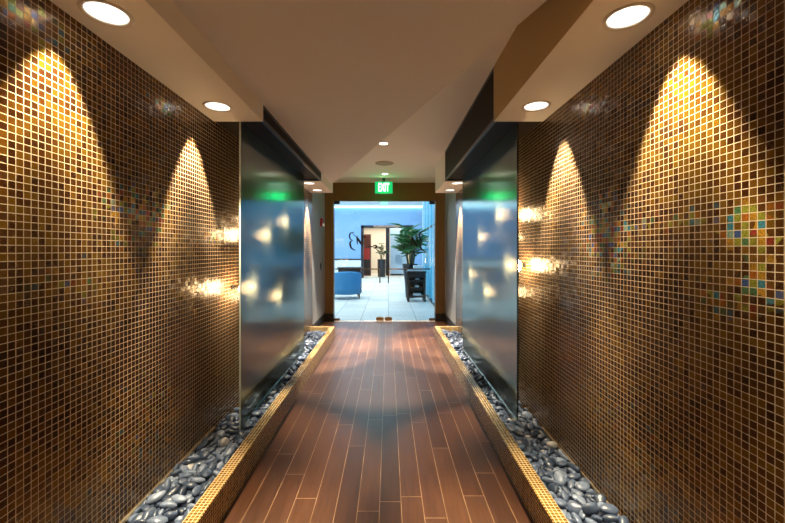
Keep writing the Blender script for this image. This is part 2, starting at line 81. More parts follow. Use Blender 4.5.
def tube(bm, pts, r, seg=8, taper=None):
    pts = [Vector(p) for p in pts]
    rings = []
    for i, p in enumerate(pts):
        d = (pts[min(i+1, len(pts)-1)] - pts[max(i-1, 0)]).normalized()
        a = d.orthogonal().normalized() if not rings else None
        if rings:
            a = (lasta - d*lasta.dot(d)).normalized()
        lasta = a
        b = d.cross(a)
        rr = r if taper is None else r*taper[i]
        rings.append([bm.verts.new(p + (a*math.cos(2*PI*k/seg) + b*math.sin(2*PI*k/seg))*rr) for k in range(seg)])
    for A, C in zip(rings, rings[1:]):
        for k in range(seg):
            bm.faces.new((A[k], A[(k+1) % seg], C[(k+1) % seg], C[k]))
    bm.faces.new(list(reversed(rings[0]))); bm.faces.new(rings[-1])
    return bm

def prism(bm, poly, z0, z1):
    a = [bm.verts.new((x, y, z0)) for x, y in poly]
    b = [bm.verts.new((x, y, z1)) for x, y in poly]
    n = len(poly)
    bm.faces.new(list(reversed(a))); bm.faces.new(b)
    for i in range(n):
        bm.faces.new((a[i], a[(i+1) % n], b[(i+1) % n], b[i]))
    bmesh.ops.recalc_face_normals(bm, faces=bm.faces)
    return bm

# ------------------------------------------------------------------ materials
class NT:
    def __init__(s, name):
        s.m = bpy.data.materials.new(name); s.m.use_nodes = True
        s.t = s.m.node_tree; s.t.nodes.clear()
        s.out = s.t.nodes.new('ShaderNodeOutputMaterial')
    def n(s, typ, **k):
        nd = s.t.nodes.new(typ)
        for a, b in k.items(): setattr(nd, a, b)
        return nd
    def l(s, a, b): s.t.links.new(a, b)
    def put(s, sock, v):
        if hasattr(v, 'is_linked') or hasattr(v, 'links'): s.l(v, sock)
        else: sock.default_value = v
    def math(s, op, a, b=0.0, c=None, clamp=False):
        nd = s.n('ShaderNodeMath', operation=op); nd.use_clamp = clamp
        s.put(nd.inputs[0], a); s.put(nd.inputs[1], b)
        if c is not None: s.put(nd.inputs[2], c)
        return nd.outputs[0]
    def mix(s, f, a, b):
        nd = s.n('ShaderNodeMix', data_type='RGBA')
        s.put(nd.inputs[0], f); s.put(nd.inputs[6], a); s.put(nd.inputs[7], b)
        return nd.outputs[2]
    def comb(s, x, y, z=0.0):
        nd = s.n('ShaderNodeCombineXYZ')
        s.put(nd.inputs[0], x); s.put(nd.inputs[1], y); s.put(nd.inputs[2], z)
        return nd.outputs[0]
    def ramp(s, f, stops, interp='LINEAR'):
        nd = s.n('ShaderNodeValToRGB'); cr = nd.color_ramp; cr.interpolation = interp
        while len(cr.elements) < len(stops): cr.elements.new(.5)
        for e, (p, c) in zip(cr.elements, stops):
            e.position = p; e.color = (*c, 1)
        s.put(nd.inputs[0], f)
        return nd.outputs[0]
    def noise(s, vec, scale, detail=2, rough=.5):
        nd = s.n('ShaderNodeTexNoise'); s.l(vec, nd.inputs['Vector'])
        nd.inputs['Scale'].default_value = scale; nd.inputs['Detail'].default_value = detail
        nd.inputs['Roughness'].default_value = rough
        return nd
    def bsdf(s, **k):
        nd = s.n('ShaderNodeBsdfPrincipled')
        for a, v in k.items(): s.put(nd.inputs[a.replace('_', ' ')], v)
        return nd
    def done(s, sh):
        s.l(sh, s.out.inputs[0]); return s.m

def c4(c): return (*c, 1)

def plain(name, col, rough=.5, metal=0.0, spec=.5, var=.0, scale=6, bump=0, bscale=80):
    t = NT(name)
    tc = t.n('ShaderNodeTexCoord').outputs['Object']
    base = c4(col)
    if var:
        nz = t.noise(tc, scale, 3)
        f = t.math('MULTIPLY_ADD', nz.outputs[0], 2*var, 1-var)
        mx = t.n('ShaderNodeMix', data_type='RGBA', blend_type='MULTIPLY')
        mx.inputs[0].default_value = 1; mx.inputs[6].default_value = base
        t.l(f, mx.inputs[7]); base = mx.outputs[2]
    b = t.bsdf(Base_Color=base, Roughness=rough, Metallic=metal, Specular_IOR_Level=spec)
    if bump:
        nz = t.noise(tc, bscale, 3)
        bp = t.n('ShaderNodeBump'); bp.inputs['Strength'].default_value = bump; bp.inputs['Distance'].default_value = .01
        t.l(nz.outputs[0], bp.inputs['Height']); t.l(bp.outputs[0], b.inputs['Normal'])
    return t.done(b.outputs[0])

def emit(name, col, s, base=(.8, .8, .8)):
    t = NT(name)
    b = t.bsdf(Base_Color=c4(base), Roughness=.4, Emission_Color=c4(col), Emission_Strength=s)
    return t.done(b.outputs[0])

def mosaic(name, pitch, offy=0.0, offz=0.0, grout=.095, glints=(), tiles=None, groutcol=(.52, .42, .29), tilt=.10, metal=.35):
    """square glass mosaic with pale grout; every tile has its own tone and its own slight tilt"""
    t = NT(name)
    geo = t.n('ShaderNodeNewGeometry')
    P = t.n('ShaderNodeSeparateXYZ'); t.l(geo.outputs['Position'], P.inputs[0])
    N = t.n('ShaderNodeSeparateXYZ'); t.l(geo.outputs['True Normal'], N.inputs[0])
    x, y, z = P.outputs
    ny = t.math('GREATER_THAN', t.math('ABSOLUTE', N.outputs[1]), .5)
    nz = t.math('GREATER_THAN', t.math('ABSOLUTE', N.outputs[2]), .5)
    def sel(f, a, b):   # f? b : a
        return t.math('ADD', t.math('MULTIPLY', a, t.math('SUBTRACT', 1.0, f)), t.math('MULTIPLY', b, f))
    U = sel(ny, y, x); V = sel(nz, z, x)
    u = t.math('DIVIDE', t.math('ADD', U, offy), pitch)
    v = t.math('DIVIDE', t.math('ADD', V, offz), pitch)
    fu = t.math('ABSOLUTE', t.math('SUBTRACT', t.math('FRACT', u), .5))
    fv = t.math('ABSOLUTE', t.math('SUBTRACT', t.math('FRACT', v), .5))
    # hand-laid: grout width breathes a little
    gn = t.noise(geo.outputs['Position'], 70, 1)
    gw = t.math('MULTIPLY_ADD', gn.outputs[0], grout*.5, grout*.25)
    lim = t.math('SUBTRACT', .5, t.math('MULTIPLY', gw, 1.0))
    m = t.math('MAXIMUM', fu, fv)
    g = t.math('GREATER_THAN', m, lim)
    cell = t.comb(t.math('FLOOR', u), t.math('FLOOR', v), t.math('MULTIPLY', nz, 7.3))
    wn = t.n('ShaderNodeTexWhiteNoise', noise_dimensions='3D'); t.l(cell, wn.inputs[0])
    tiles = tiles or [(0, (.026, .008, .002)), (.25, (.042, .013, .002)), (.45, (.075, .026, .003)), (.62, (.13, .056, .004)), (.78, (.16, .080, .005)), (.9, (.21, .10, .005)), (1, (.17, .050, .006))]
    big = t.noise(geo.outputs['Position'], 1.7, 3, .6)
    rv = t.math('ADD', t.math('MULTIPLY', wn.outputs[0], .42), t.math('MULTIPLY_ADD', big.outputs[0], 1.4, -.45), clamp=True)
    tc = t.ramp(rv, tiles)
    # mottling inside every tile
    mo = t.noise(geo.outputs['Position'], 190, 2)
    mm = t.n('ShaderNodeMix', data_type='RGBA', blend_type='MULTIPLY'); mm.inputs[0].default_value = 1
    t.l(tc, mm.inputs[6]); t.l(t.math('MULTIPLY_ADD', mo.outputs[0], 1.3, .35), mm.inputs[7])
    tcol = mm.outputs[2]
    met = metal
    if glints:  # coloured reflections painted into the tile colour, in soft ellipses
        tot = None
        for (py, pz, ry, rz, s) in glints:
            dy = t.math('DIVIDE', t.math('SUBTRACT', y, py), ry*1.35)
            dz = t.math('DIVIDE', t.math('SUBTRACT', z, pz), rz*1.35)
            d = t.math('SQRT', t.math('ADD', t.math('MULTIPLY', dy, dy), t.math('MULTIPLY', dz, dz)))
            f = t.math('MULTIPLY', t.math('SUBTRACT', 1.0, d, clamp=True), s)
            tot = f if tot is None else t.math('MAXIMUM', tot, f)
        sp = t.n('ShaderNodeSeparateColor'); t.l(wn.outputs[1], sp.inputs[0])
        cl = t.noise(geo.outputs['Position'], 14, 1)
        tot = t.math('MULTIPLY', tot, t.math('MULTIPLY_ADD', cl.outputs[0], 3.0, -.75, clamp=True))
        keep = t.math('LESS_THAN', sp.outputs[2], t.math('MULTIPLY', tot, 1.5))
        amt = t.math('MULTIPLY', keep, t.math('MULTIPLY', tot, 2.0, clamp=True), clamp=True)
        glint_col = t.ramp(sp.outputs[0], [(0, (.05, .24, .32)), (.12, (.08, .22, .09)), (.24, (.30, .30, .03)), (.44, (.50, .26, .02)), (.62, (.40, .12, .01)), (.78, (.28, .035, .02)), (.86, (.06, .12, .34)), (.95, (.28, .46, .36))], 'CONSTANT')
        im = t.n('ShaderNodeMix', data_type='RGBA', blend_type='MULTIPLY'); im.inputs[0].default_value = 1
        t.l(glint_col, im.inputs[6]); t.l(t.math('MULTIPLY_ADD', mo.outputs[0], 2.0, -.2), im.inputs[7])
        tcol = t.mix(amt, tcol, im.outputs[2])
    col = t.mix(g, tcol, c4(groutcol))
    rough = sel(g, .22, .85)
    # tilt
    sub = t.n('ShaderNodeVectorMath', operation='SUBTRACT'); t.l(wn.outputs[1], sub.inputs[0]); sub.inputs[1].default_value = (.5, .5, .5)
    sc = t.n('ShaderNodeVectorMath', operation='SCALE'); t.l(sub.outputs[0], sc.inputs[0]); t.put(sc.inputs['Scale'], t.math('MULTIPLY', t.math('SUBTRACT', 1.0, g), tilt))
    ad = t.n('ShaderNodeVectorMath', operation='ADD'); t.l(geo.outputs['Normal'], ad.inputs[0]); t.l(sc.outputs[0], ad.inputs[1])
    nm = t.n('ShaderNodeVectorMath', operation='NORMALIZE'); t.l(ad.outputs[0], nm.inputs[0])
    # edge rounding of the tiles
    h = t.math('SMOOTH_MIN', t.math('SUBTRACT', .5, m), .12, .05)
    bp = t.n('ShaderNodeBump'); bp.inputs['Strength'].default_value = .25; bp.inputs['Distance'].default_value = .004
    t.l(h, bp.inputs['Height']); t.l(nm.outputs[0], bp.inputs['Normal'])
    b = t.bsdf(Base_Color=col, Roughness=rough, Metallic=t.math('MULTIPLY', t.math('SUBTRACT', 1.0, g), met), Specular_IOR_Level=.5, Normal=bp.outputs[0])
    return t.done(b.outputs[0])

def planks(name, w=.127, off=.0, L=1.15):
    t = NT(name)
    geo = t.n('ShaderNodeNewGeometry')
    P = t.n('ShaderNodeSeparateXYZ'); t.l(geo.outputs['Position'], P.inputs[0])
    u = t.math('DIVIDE', t.math('ADD', P.outputs[0], off), w)
    iu = t.math('FLOOR', u)
    w1 = t.n('ShaderNodeTexWhiteNoise', noise_dimensions='1D'); t.l(iu, w1.inputs['W'])
    v = t.math('ADD', t.math('DIVIDE', P.outputs[1], L), t.math('MULTIPLY', w1.outputs[0], 7.0))
    iv = t.math('FLOOR', v)
    wn = t.n('ShaderNodeTexWhiteNoise', noise_dimensions='2D'); t.l(t.comb(iu, iv), wn.inputs[0])
    eu = t.math('SUBTRACT', .5, t.math('ABSOLUTE', t.math('SUBTRACT', t.math('FRACT', u), .5)))
    ev = t.math('MULTIPLY', t.math('SUBTRACT', .5, t.math('ABSOLUTE', t.math('SUBTRACT', t.math('FRACT', v), .5))), L/w)
    e = t.math('MINIMUM', eu, ev)
    joint = t.math('LESS_THAN', e, .017)
    sv = t.comb(t.math('MULTIPLY', P.outputs[0], 60.0), t.math('MULTIPLY', P.outputs[1], 4.0), t.math('MULTIPLY', wn.outputs[0], 40.0))
    gr = t.noise(sv, 1.0, 4, .6)
    base = t.ramp(wn.outputs[0], [(0, (.044, .015, .006)), (.35, (.058, .020, .008)), (.7, (.074, .027, .010)), (1, (.050, .018, .008))])
    mm = t.n('ShaderNodeMix', data_type='RGBA', blend_type='MULTIPLY'); mm.inputs[0].default_value = 1
    t.l(base, mm.inputs[6]); t.l(t.math('MULTIPLY_ADD', gr.outputs[0], 1.2, .4), mm.inputs[7])
    jf = t.math('MULTIPLY', joint, t.math('MULTIPLY_ADD', t.noise(geo.outputs['Position'], 5, 1).outputs[0], 1.6, -.1, clamp=True), clamp=True)
    col = t.mix(jf, mm.outputs[2], (.30, .18, .10, 1))
    bp = t.n('ShaderNodeBump'); bp.inputs['Strength'].default_value = .12; bp.inputs['Distance'].default_value = .003
    t.l(t.math('ADD', gr.outputs[0], t.math('MULTIPLY', joint, -1.0)), bp.inputs['Height'])
    b = t.bsdf(Base_Color=col, Roughness=t.math('MULTIPLY_ADD', gr.outputs[0], .2, .30), Specular_IOR_Level=.45, Normal=bp.outputs[0])
    return t.done(b.outputs[0])

def water_glass(name):
    """wet ribbed glass: mostly mirror-like, partly see-through and hazy"""
    t = NT(name)
    geo = t.n('ShaderNodeNewGeometry')
    P = t.n('ShaderNodeSeparateXYZ'); t.l(geo.outputs['Position'], P.inputs[0])
    sv = t.comb(P.outputs[0], t.math('MULTIPLY', P.outputs[1], 55.0), t.math('MULTIPLY', P.outputs[2], 2.2))
    nz = t.noise(sv, 1.0, 3, .6)
    bp = t.n('ShaderNodeBump'); bp.inputs['Strength'].default_value = .55; bp.inputs['Distance'].default_value = .0012
    t.l(nz.outputs[0], bp.inputs['Height'])
    gl = t.n('ShaderNodeBsdfAnisotropic'); gl.inputs['Color'].default_value = (.44, .50, .50, 1); gl.inputs['Roughness'].default_value = .13
    t.l(bp.outputs[0], gl.inputs['Normal'])
    rf = t.n('ShaderNodeBsdfRefraction'); rf.inputs['Color'].default_value = (.72, .72, .66, 1); rf.inputs['Roughness'].default_value = .42; rf.inputs['IOR'].default_value = 1.15
    t.l(bp.outputs[0], rf.inputs['Normal'])
    tl = t.n('ShaderNodeBsdfTranslucent'); tl.inputs['Color'].default_value = (.5, .58, .55, 1)
    df = t.n('ShaderNodeBsdfDiffuse'); df.inputs['Color'].default_value = (.10, .12, .115, 1)
    a = t.n('ShaderNodeMixShader'); a.inputs[0].default_value = .40; t.l(rf.outputs[0], a.inputs[1]); t.l(tl.outputs[0], a.inputs[2])
    a2 = t.n('ShaderNodeMixShader'); a2.inputs[0].default_value = .30; t.l(a.outputs[0], a2.inputs[1]); t.l(df.outputs[0], a2.inputs[2])
    lw = t.n('ShaderNodeLayerWeight'); lw.inputs[0].default_value = .5
    b = t.n('ShaderNodeMixShader'); t.l(t.math('MULTIPLY_ADD', lw.outputs[1], .50, .20, clamp=True), b.inputs[0]); t.l(a2.outputs[0], b.inputs[1]); t.l(gl.outputs[0], b.inputs[2])
    return t.done(b.outputs[0])

def clear_glass(name, tint=(.90, .97, .98), refl=1.0):
    t = NT(name)
    tr = t.n('ShaderNodeBsdfTransparent'); tr.inputs[0].default_value = (*tint, 1)
    gl = t.n('ShaderNodeBsdfGlossy'); gl.inputs['Roughness'].default_value = .01
    fr = t.n('ShaderNodeFresnel'); fr.inputs[0].default_value = 1.5
    m = t.n('ShaderNodeMixShader'); t.l(t.math('MULTIPLY', fr.outputs[0], refl, clamp=True), m.inputs[0]); t.l(tr.outputs[0], m.inputs[1]); t.l(gl.outputs[0], m.inputs[2])
    return t.done(m.outputs[0])

def carpet_tiles(name):
    t = NT(name)
    geo = t.n('ShaderNodeNewGeometry')
    P = t.n('ShaderNodeSeparateXYZ'); t.l(geo.outputs['Position'], P.inputs[0])
    u = t.math('DIVIDE', P.outputs[0], .60); v = t.math('DIVIDE', P.outputs[1], .60)
    e = t.math('MAXIMUM', t.math('ABSOLUTE', t.math('SUBTRACT', t.math('FRACT', u), .5)), t.math('ABSOLUTE', t.math('SUBTRACT', t.math('FRACT', v), .5)))
    wn = t.n('ShaderNodeTexWhiteNoise', noise_dimensions='2D'); t.l(t.comb(t.math('FLOOR', u), t.math('FLOOR', v)), wn.inputs[0])
    nz = t.noise(t.comb(t.math('MULTIPLY', P.outputs[0], 30.0), t.math('MULTIPLY', P.outputs[1], 3.0)), 1.0, 3)
    k = t.math('ADD', t.math('MULTIPLY_ADD', wn.outputs[0], .16, .72), t.math('MULTIPLY_ADD', nz.outputs[0], .3, -.15))
    mm = t.n('ShaderNodeMix', data_type='RGBA', blend_type='MULTIPLY'); mm.inputs[0].default_value = 1
    mm.inputs[6].default_value = (.98, .93, .84, 1); t.l(k, mm.inputs[7])
    col = t.mix(t.math('GREATER_THAN', e, .49), mm.outputs[2], (.30, .30, .28, 1))
    b = t.bsdf(Base_Color=col, Roughness=.55)
    return t.done(b.outputs[0])

def pebble_mat(name, ramp):
    t = NT(name)
    oi = t.n('ShaderNodeObjectInfo')
    tc = t.n('ShaderNodeTexCoord').outputs['Object']
    gi = t.n('ShaderNodeNewGeometry').outputs['Random Per Island']
    nz = t.noise(tc, 60, 4, .6)
    r = t.math('FRACT', t.math('ADD', oi.outputs['Random'], gi))
    col = t.ramp(r, ramp)
    mm = t.n('ShaderNodeMix', data_type='RGBA', blend_type='MULTIPLY'); mm.inputs[0].default_value = 1
    t.l(col, mm.inputs[6]); t.l(t.math('MULTIPLY_ADD', nz.outputs[0], .9, .55), mm.inputs[7])
    bp = t.n('ShaderNodeBump'); bp.inputs['Strength'].default_value = .15; bp.inputs['Distance'].default_value = .002
    t.l(nz.outputs[0], bp.inputs['Height'])
    b = t.bsdf(Base_Color=mm.outputs[2], Roughness=.32, Specular_IOR_Level=.6, Normal=bp.outputs[0])
    return t.done(b.outputs[0])

def wood(name, c1, c2, rough=.4, vert=True):
    t = NT(name)
    tc = t.n('ShaderNodeTexCoord').outputs['Object']
    mp = t.n('ShaderNodeMapping'); t.l(tc, mp.inputs[0]); mp.inputs['Scale'].default_value = (25, 25, 1.5) if vert else (1.5, 25, 25)
    nz = t.noise(mp.outputs[0], 1, 4, .6)
    col = t.ramp(nz.outputs[0], [(.3, c1), (.7, c2)])
    b = t.bsdf(Base_Color=col, Roughness=rough)
    return t.done(b.outputs[0])

GLINT_L = [(2.01, 1.70, .30, .20, .8), (2.19, 2.36, .16, .06, .9), (1.386, 2.37, .16, .09, .8), (2.1, .55, .45, .3, .35), (2.9, 1.60, .25, .1, .5), (1.6, 1.35, .2, .12, .4)]  # where coloured glints are painted into the wall tiles
GLINT_R = [(2.03, 1.60, .28, .25, .9), (1.24, 1.575, .17, .09, 1.0), (1.35, 2.345, .10, .06, 1.0), (2.18, 2.35, .16, .05, .9), (1.33, 1.33, .14, .08, .8), (1.18, 1.40, .10, .08, .9), (1.55, 1.62, .4, .06, .45), (1.85, .6, .4, .25, .3)]
M = {}
M['mos_l'] = mosaic('mosaic_left', .0287, 0.01, .004, glints=GLINT_L)
M['mos_r'] = mosaic('mosaic_right', .0272, 0.0, .010, glints=GLINT_R)
M['kerb'] = mosaic('mosaic_kerb', .0208, .004, .0, grout=.13, tiles=[(0, (.085, .038, .006)), (.5, (.20, .10, .012)), (1, (.34, .20, .02))], groutcol=(.62, .50, .30), tilt=.08, metal=.3)
M['paint_lit'] = plain('raised_ceiling_lit_paint', (.94, .87, .78), .75, bump=.05, bscale=200)  # lighter than the slab: lobby light on it is put into the colour
M['paint'] = plain('ceiling_paint', (.80, .73, .68), .75, bump=.05, bscale=200, var=.03, scale=2)
M['paint_soffit'] = plain('soffit_paint', (.93, .86, .77), .7, bump=.04, bscale=200)
M['amber_bounce'] = plain('amber_bounce_tint', (.62, .42, .18), .7)  # light from the golden wall, put into the right soffit's side colour
M['grey'] = plain('grey_wall_paint', (.34, .35, .37), .6, bump=.05, bscale=150)
M['rear'] = plain('rear_wall_paint', (.45, .36, .27), .7)
M['floor'] = planks('wood_planks', off=.052)
M['black'] = plain('black_metal', (.010, .009, .008), .28, spec=.5)
M['trough'] = plain('dark_bronze_sheet', (.020, .014, .010), .5, metal=0, spec=.06, var=.15, scale=3)
M['blackpaint'] = plain('black_paint', (.008, .007, .006), .35)
M['bed'] = plain('planter_liner', (.012, .012, .013), .8)
M['brown'] = wood('brown_door_surround', (.19, .10, .020), (.25, .135, .03), .45)
M['steel'] = plain('brushed_steel', (.62, .60, .56), .28, metal=1)
M['brasst'] = plain('pale_metal_strip', (.55, .46, .32), .35, metal=.8)
M['brass'] = plain('aged_brass', (.50, .34, .14), .3, metal=1, var=.3, scale=60)
M['handle'] = plain('bronze_handle', (.20, .13, .075), .35, metal=.8)
M['waterglass'] = water_glass('wet_ribbed_glass')
M['edge_l'] = plain('glass_edge_lit', (.55, .62, .55), .2)  # light caught by the left edge, put into a pale colour
M['edge_r'] = plain('glass_edge_unlit', (.012, .016, .015), .15)  # the same kind of edge, coloured as unlit
M['glass'] = clear_glass('door_glass', (.93, .98, .99))
M['winglass'] = clear_glass('window_glass', (.65, .92, .99), .04)
M['can'] = emit('lamp_reflector', (.92, .96, 1), .75)
M['bulb'] = emit('lamp_bulb', (1, .90, .72), 15)
M['trimring'] = plain('white_trim_ring', (.75, .68, .58), .4)
M['speaker'] = plain('beige_ceiling_grille', (.45, .35, .24), .7)
M['exitg'] = emit('exit_green', (.0, .80, .22), .75, (.02, .2, .05))
M['exitw'] = emit('exit_white', (.75, 1, .85), 2.6)
M['exitbox'] = plain('exit_housing', (.03, .12, .05), .4)
M['white'] = plain('white_cloth', (.85, .85, .85), .8)
M['lobwall'] = plain('pale_blue_plaster', (.24, .42, .70), .7)
M['lobwhite'] = plain('lobby_white_paint', (.80, .84, .88), .7)
M['lobceil'] = plain('lobby_ceiling_paint', (.70, .80, .85), .7)
M['carpet'] = carpet_tiles('pale_floor_tiles')
M['darkfr'] = plain('dark_door_frame', (.012, .012, .022), .4)
M['cream'] = plain('cream_wall', (.85, .75, .62), .7)
M['blue'] = plain('blue_upholstery', (.05, .24, .48), .75, var=.12, scale=40, bump=.1, bscale=300)
M['darkwood'] = wood('dark_wood', (.012, .008, .007), (.03, .018, .012), .35)
M['redwood'] = wood('red_brown_wood', (.10, .018, .008), (.20, .04, .014), .4)
M['red'] = plain('red_lacquer', (.50, .03, .02), .35)
M['leaf'] = plain('palm_leaf', (.05, .25, .07), .5, var=.5, scale=14)
M['leaf2'] = plain('indoor_leaf', (.045, .10, .03), .5, var=.5, scale=10)
M['stem'] = plain('palm_stem', (.16, .15, .05), .6)
M['vase'] = plain('glossy_dark_vase', (.012, .020, .030), .2)
M['soil'] = plain('potting_soil', (.03, .02, .012), .9)
M['palebl'] = plain('pale_blue_door_paint', (.45, .62, .80), .5)
M['louv'] = plain('louvre_grey', (.25, .38, .50), .5)
M['mull'] = plain('pale_aluminium', (.72, .90, .95), .35)
M['alarm'] = plain('alarm_red', (.35, .02, .02), .4)
M['sw'] = plain('black_switch', (.015, .015, .018), .4)
M['lens'] = emit('strobe_lens', (1, 1, 1), .3)
M['logo'] = plain('dark_vinyl', (.025, .020, .018), .5)
M['streak_glow'] = emit('streak_lamp_glow', (1, .66, .34), 48)  # glow of the lamps added behind the glass
PR = [(0, (.022, .034, .060)), (.3, (.042, .062, .105)), (.55, (.072, .100, .165)), (.8, (.12, .16, .24)), (1, (.21, .26, .36))]
M['peb'] = pebble_mat('river_pebble', PR)
M['pebw'] = plain('pale_pebble', (.50, .50, .49), .45, var=.2, scale=40)

# ------------------------------------------------------------------ room shell
struct(new_obj('floor', B(CL, CR, Y0, YD, -.1, 0), M['floor']))
f2 = bmesh.new(); box(f2, WL, CL, YK, YD, -.1, 0); box(f2, CR, WR, YK, YD, -.1, 0); box(f2, WL-.1, CL, Y0, YK, -.1, 0); box(f2, CR, WR+.1, Y0, YK, -.1, 0)
struct(new_obj('floor_edge', f2, M['floor'])); bpy.data.objects['floor_edge'].name = 'floor_side'
YW = 6.56
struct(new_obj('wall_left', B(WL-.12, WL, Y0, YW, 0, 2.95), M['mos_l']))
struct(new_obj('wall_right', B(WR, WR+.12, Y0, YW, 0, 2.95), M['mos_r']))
struct(new_obj('wall_left_far', B(WL-.12, WL-.004, YW, YD, 0, 2.95), M['grey']))
struct(new_obj('wall_right_far', B(WR+.004, WR+.12, YW, YD, 0, 2.95), M['grey']))
struct(new_obj('wall_back', B(WL-.12, WR+.12, Y0-.1, Y0, 0, 2.95), M['rear']))
struct(new_obj('baseboard_left', B(WL-.004, WL+.014, YW, YD, 0, .17, bev=.003), M['blackpaint']))
struct(new_obj('baseboard_right', B(WR-.014, WR+.004, YW, YD, 0, .17, bev=.003), M['blackpaint']))
# ceiling: raised plane and dropped slab whose free edge runs diagonally across
struct(new_obj('ceiling', B(WL-.12, WR+.12, Y0, YD, HIGH, HIGH+.1), M['paint_lit']))
struct(new_obj('ceiling_dropped', prism(bmesh.new(), [(SL-.002, Y0), (SR+.001, Y0), (SR+.001, 1.374), (SL-.002, 6.30)], LOW, HIGH-.001), M['paint']))

# soffits with real holes for the recessed lamps
def soffit(name, x0, x1, y0, y1, ztop, holes, r=.078, mat=None, smat=None):
    bm = bmesh.new(); z = SOF
    cells = sorted(holes, key=lambda h: h[1]); s = .11
    xs = None
    def q(a, b, c, d):
        if b-a > 1e-5 and d-c > 1e-5:
            bm.faces.new([bm.verts.new(p) for p in ((a, c, z), (a, d, z), (b, d, z), (b, c, z))])
    cur = y0
    for hx, hy in cells:
        q(x0, x1, cur, hy-s); q(x0, hx-s, hy-s, hy+s); q(hx+s, x1, hy-s, hy+s)
        seg = 32
        inner = [bm.verts.new((hx+r*math.cos(2*PI*i/seg), hy+r*math.sin(2*PI*i/seg), z)) for i in range(seg)]
        outer = []
        for i in range(seg):
            c, d = math.cos(2*PI*i/seg), math.sin(2*PI*i/seg); k = s/max(abs(c), abs(d))
            outer.append(bm.verts.new((hx+k*c, hy+k*d, z)))
        for i in range(seg):
            j = (i+1) % seg; bm.faces.new((inner[i], inner[j], outer[j], outer[i]))
        cur = hy+s
    q(x0, x1, cur, y1)
    for f in bm.faces:
        f.normal_update()
        if f.normal.z > 0: f.normal_flip()
    def side(p):
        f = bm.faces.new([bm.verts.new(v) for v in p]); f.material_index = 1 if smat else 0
    side(((x0, y0, z), (x0, y0, ztop), (x0, y1, ztop), (x0, y1, z)))
    side(((x1, y0, z), (x1, y1, z), (x1, y1, ztop), (x1, y0, ztop)))
    side(((x0, y0, z), (x1, y0, z), (x1, y0, ztop), (x0, y0, ztop)))
    side(((x0, y1, z), (x0, y1, ztop), (x1, y1, ztop), (x1, y1, z)))
    side(((x0, y0, ztop), (x1, y0, ztop), (x1, y1, ztop), (x0, y1, ztop)))
    return struct(new_obj(name, bm, [M['paint_soffit'], smat or M['paint_soffit']]))
YT0, YT1 = 2.86, 5.33
LXN, RXN = -1.178, 1.015
hl = [(LXN, .55), (LXN, 1.552), (LXN, 2.56)]; hr = [(RXN, .55), (RXN, 1.576), (RXN, 2.55)]
hl2 = [(LXN, 5.50), (LXN, 6.14)]; hr2 = [(RXN, 5.50), (RXN, 6.14)]
soffit('ceiling_soffit_left', WL, SL, Y0, YT0, HIGH, hl)
soffit('ceiling_soffit_right', SR, WR, Y0, YT0, HIGH, hr, smat=M['amber_bounce'])
soffit('ceiling_soffit_left_far', WL, SL, YT1, YK, HIGH, hl2)
soffit('ceiling_soffit_right_far', SR, WR, YT1, YK, HIGH, hr2)

# black troughs over the water panels
def trough(side, xin, xw, ztop, label):
    t = thing('water_trough', label, 'trough', (0, 0, 0))
    s = 1 if xin > 0 else -1
    a, b = sorted((xin, xw))
    xi0, xi1 = sorted((xin, xin + s*.02))
    fr = bmesh.new()     # frame: rims round the recessed sheets
    box(fr, xi0, xi1, YT0, YT1, ztop-.028, ztop-.001); box(fr, xi0, xi1, YT0, YT1, SOF, SOF+.028)
    box(fr, xi0, xi1, YT1-.03, YT1, SOF+.028, ztop-.028); box(fr, xi0, xi1, YT0, YT0+.012, SOF+.028, ztop-.028)
    box(fr, a, b, YT1-.04, YT1-.001, SOF, SOF+.03)
    new_obj('frame', fr, M['black'], t)
    x2 = sorted((xin + s*.006, xin + s*.012))
    new_obj('side_sheet', B(x2[0], x2[1], YT0+.012, YT1-.03, SOF+.028, ztop-.028), M['trough'], t)
    x3 = sorted((xin + s*.02, xw))
    new_obj('underside_sheet', B(x3[0], x3[1], YT0+.001, YT1-.04, SOF+.018, SOF+.026), M['trough'], t)
    return t
trough('L', SL, WL, LOW+.004, 'black metal trough above the left water wall')
trough('R', SR, WR, HIGH, 'tall black metal trough above the right water wall')

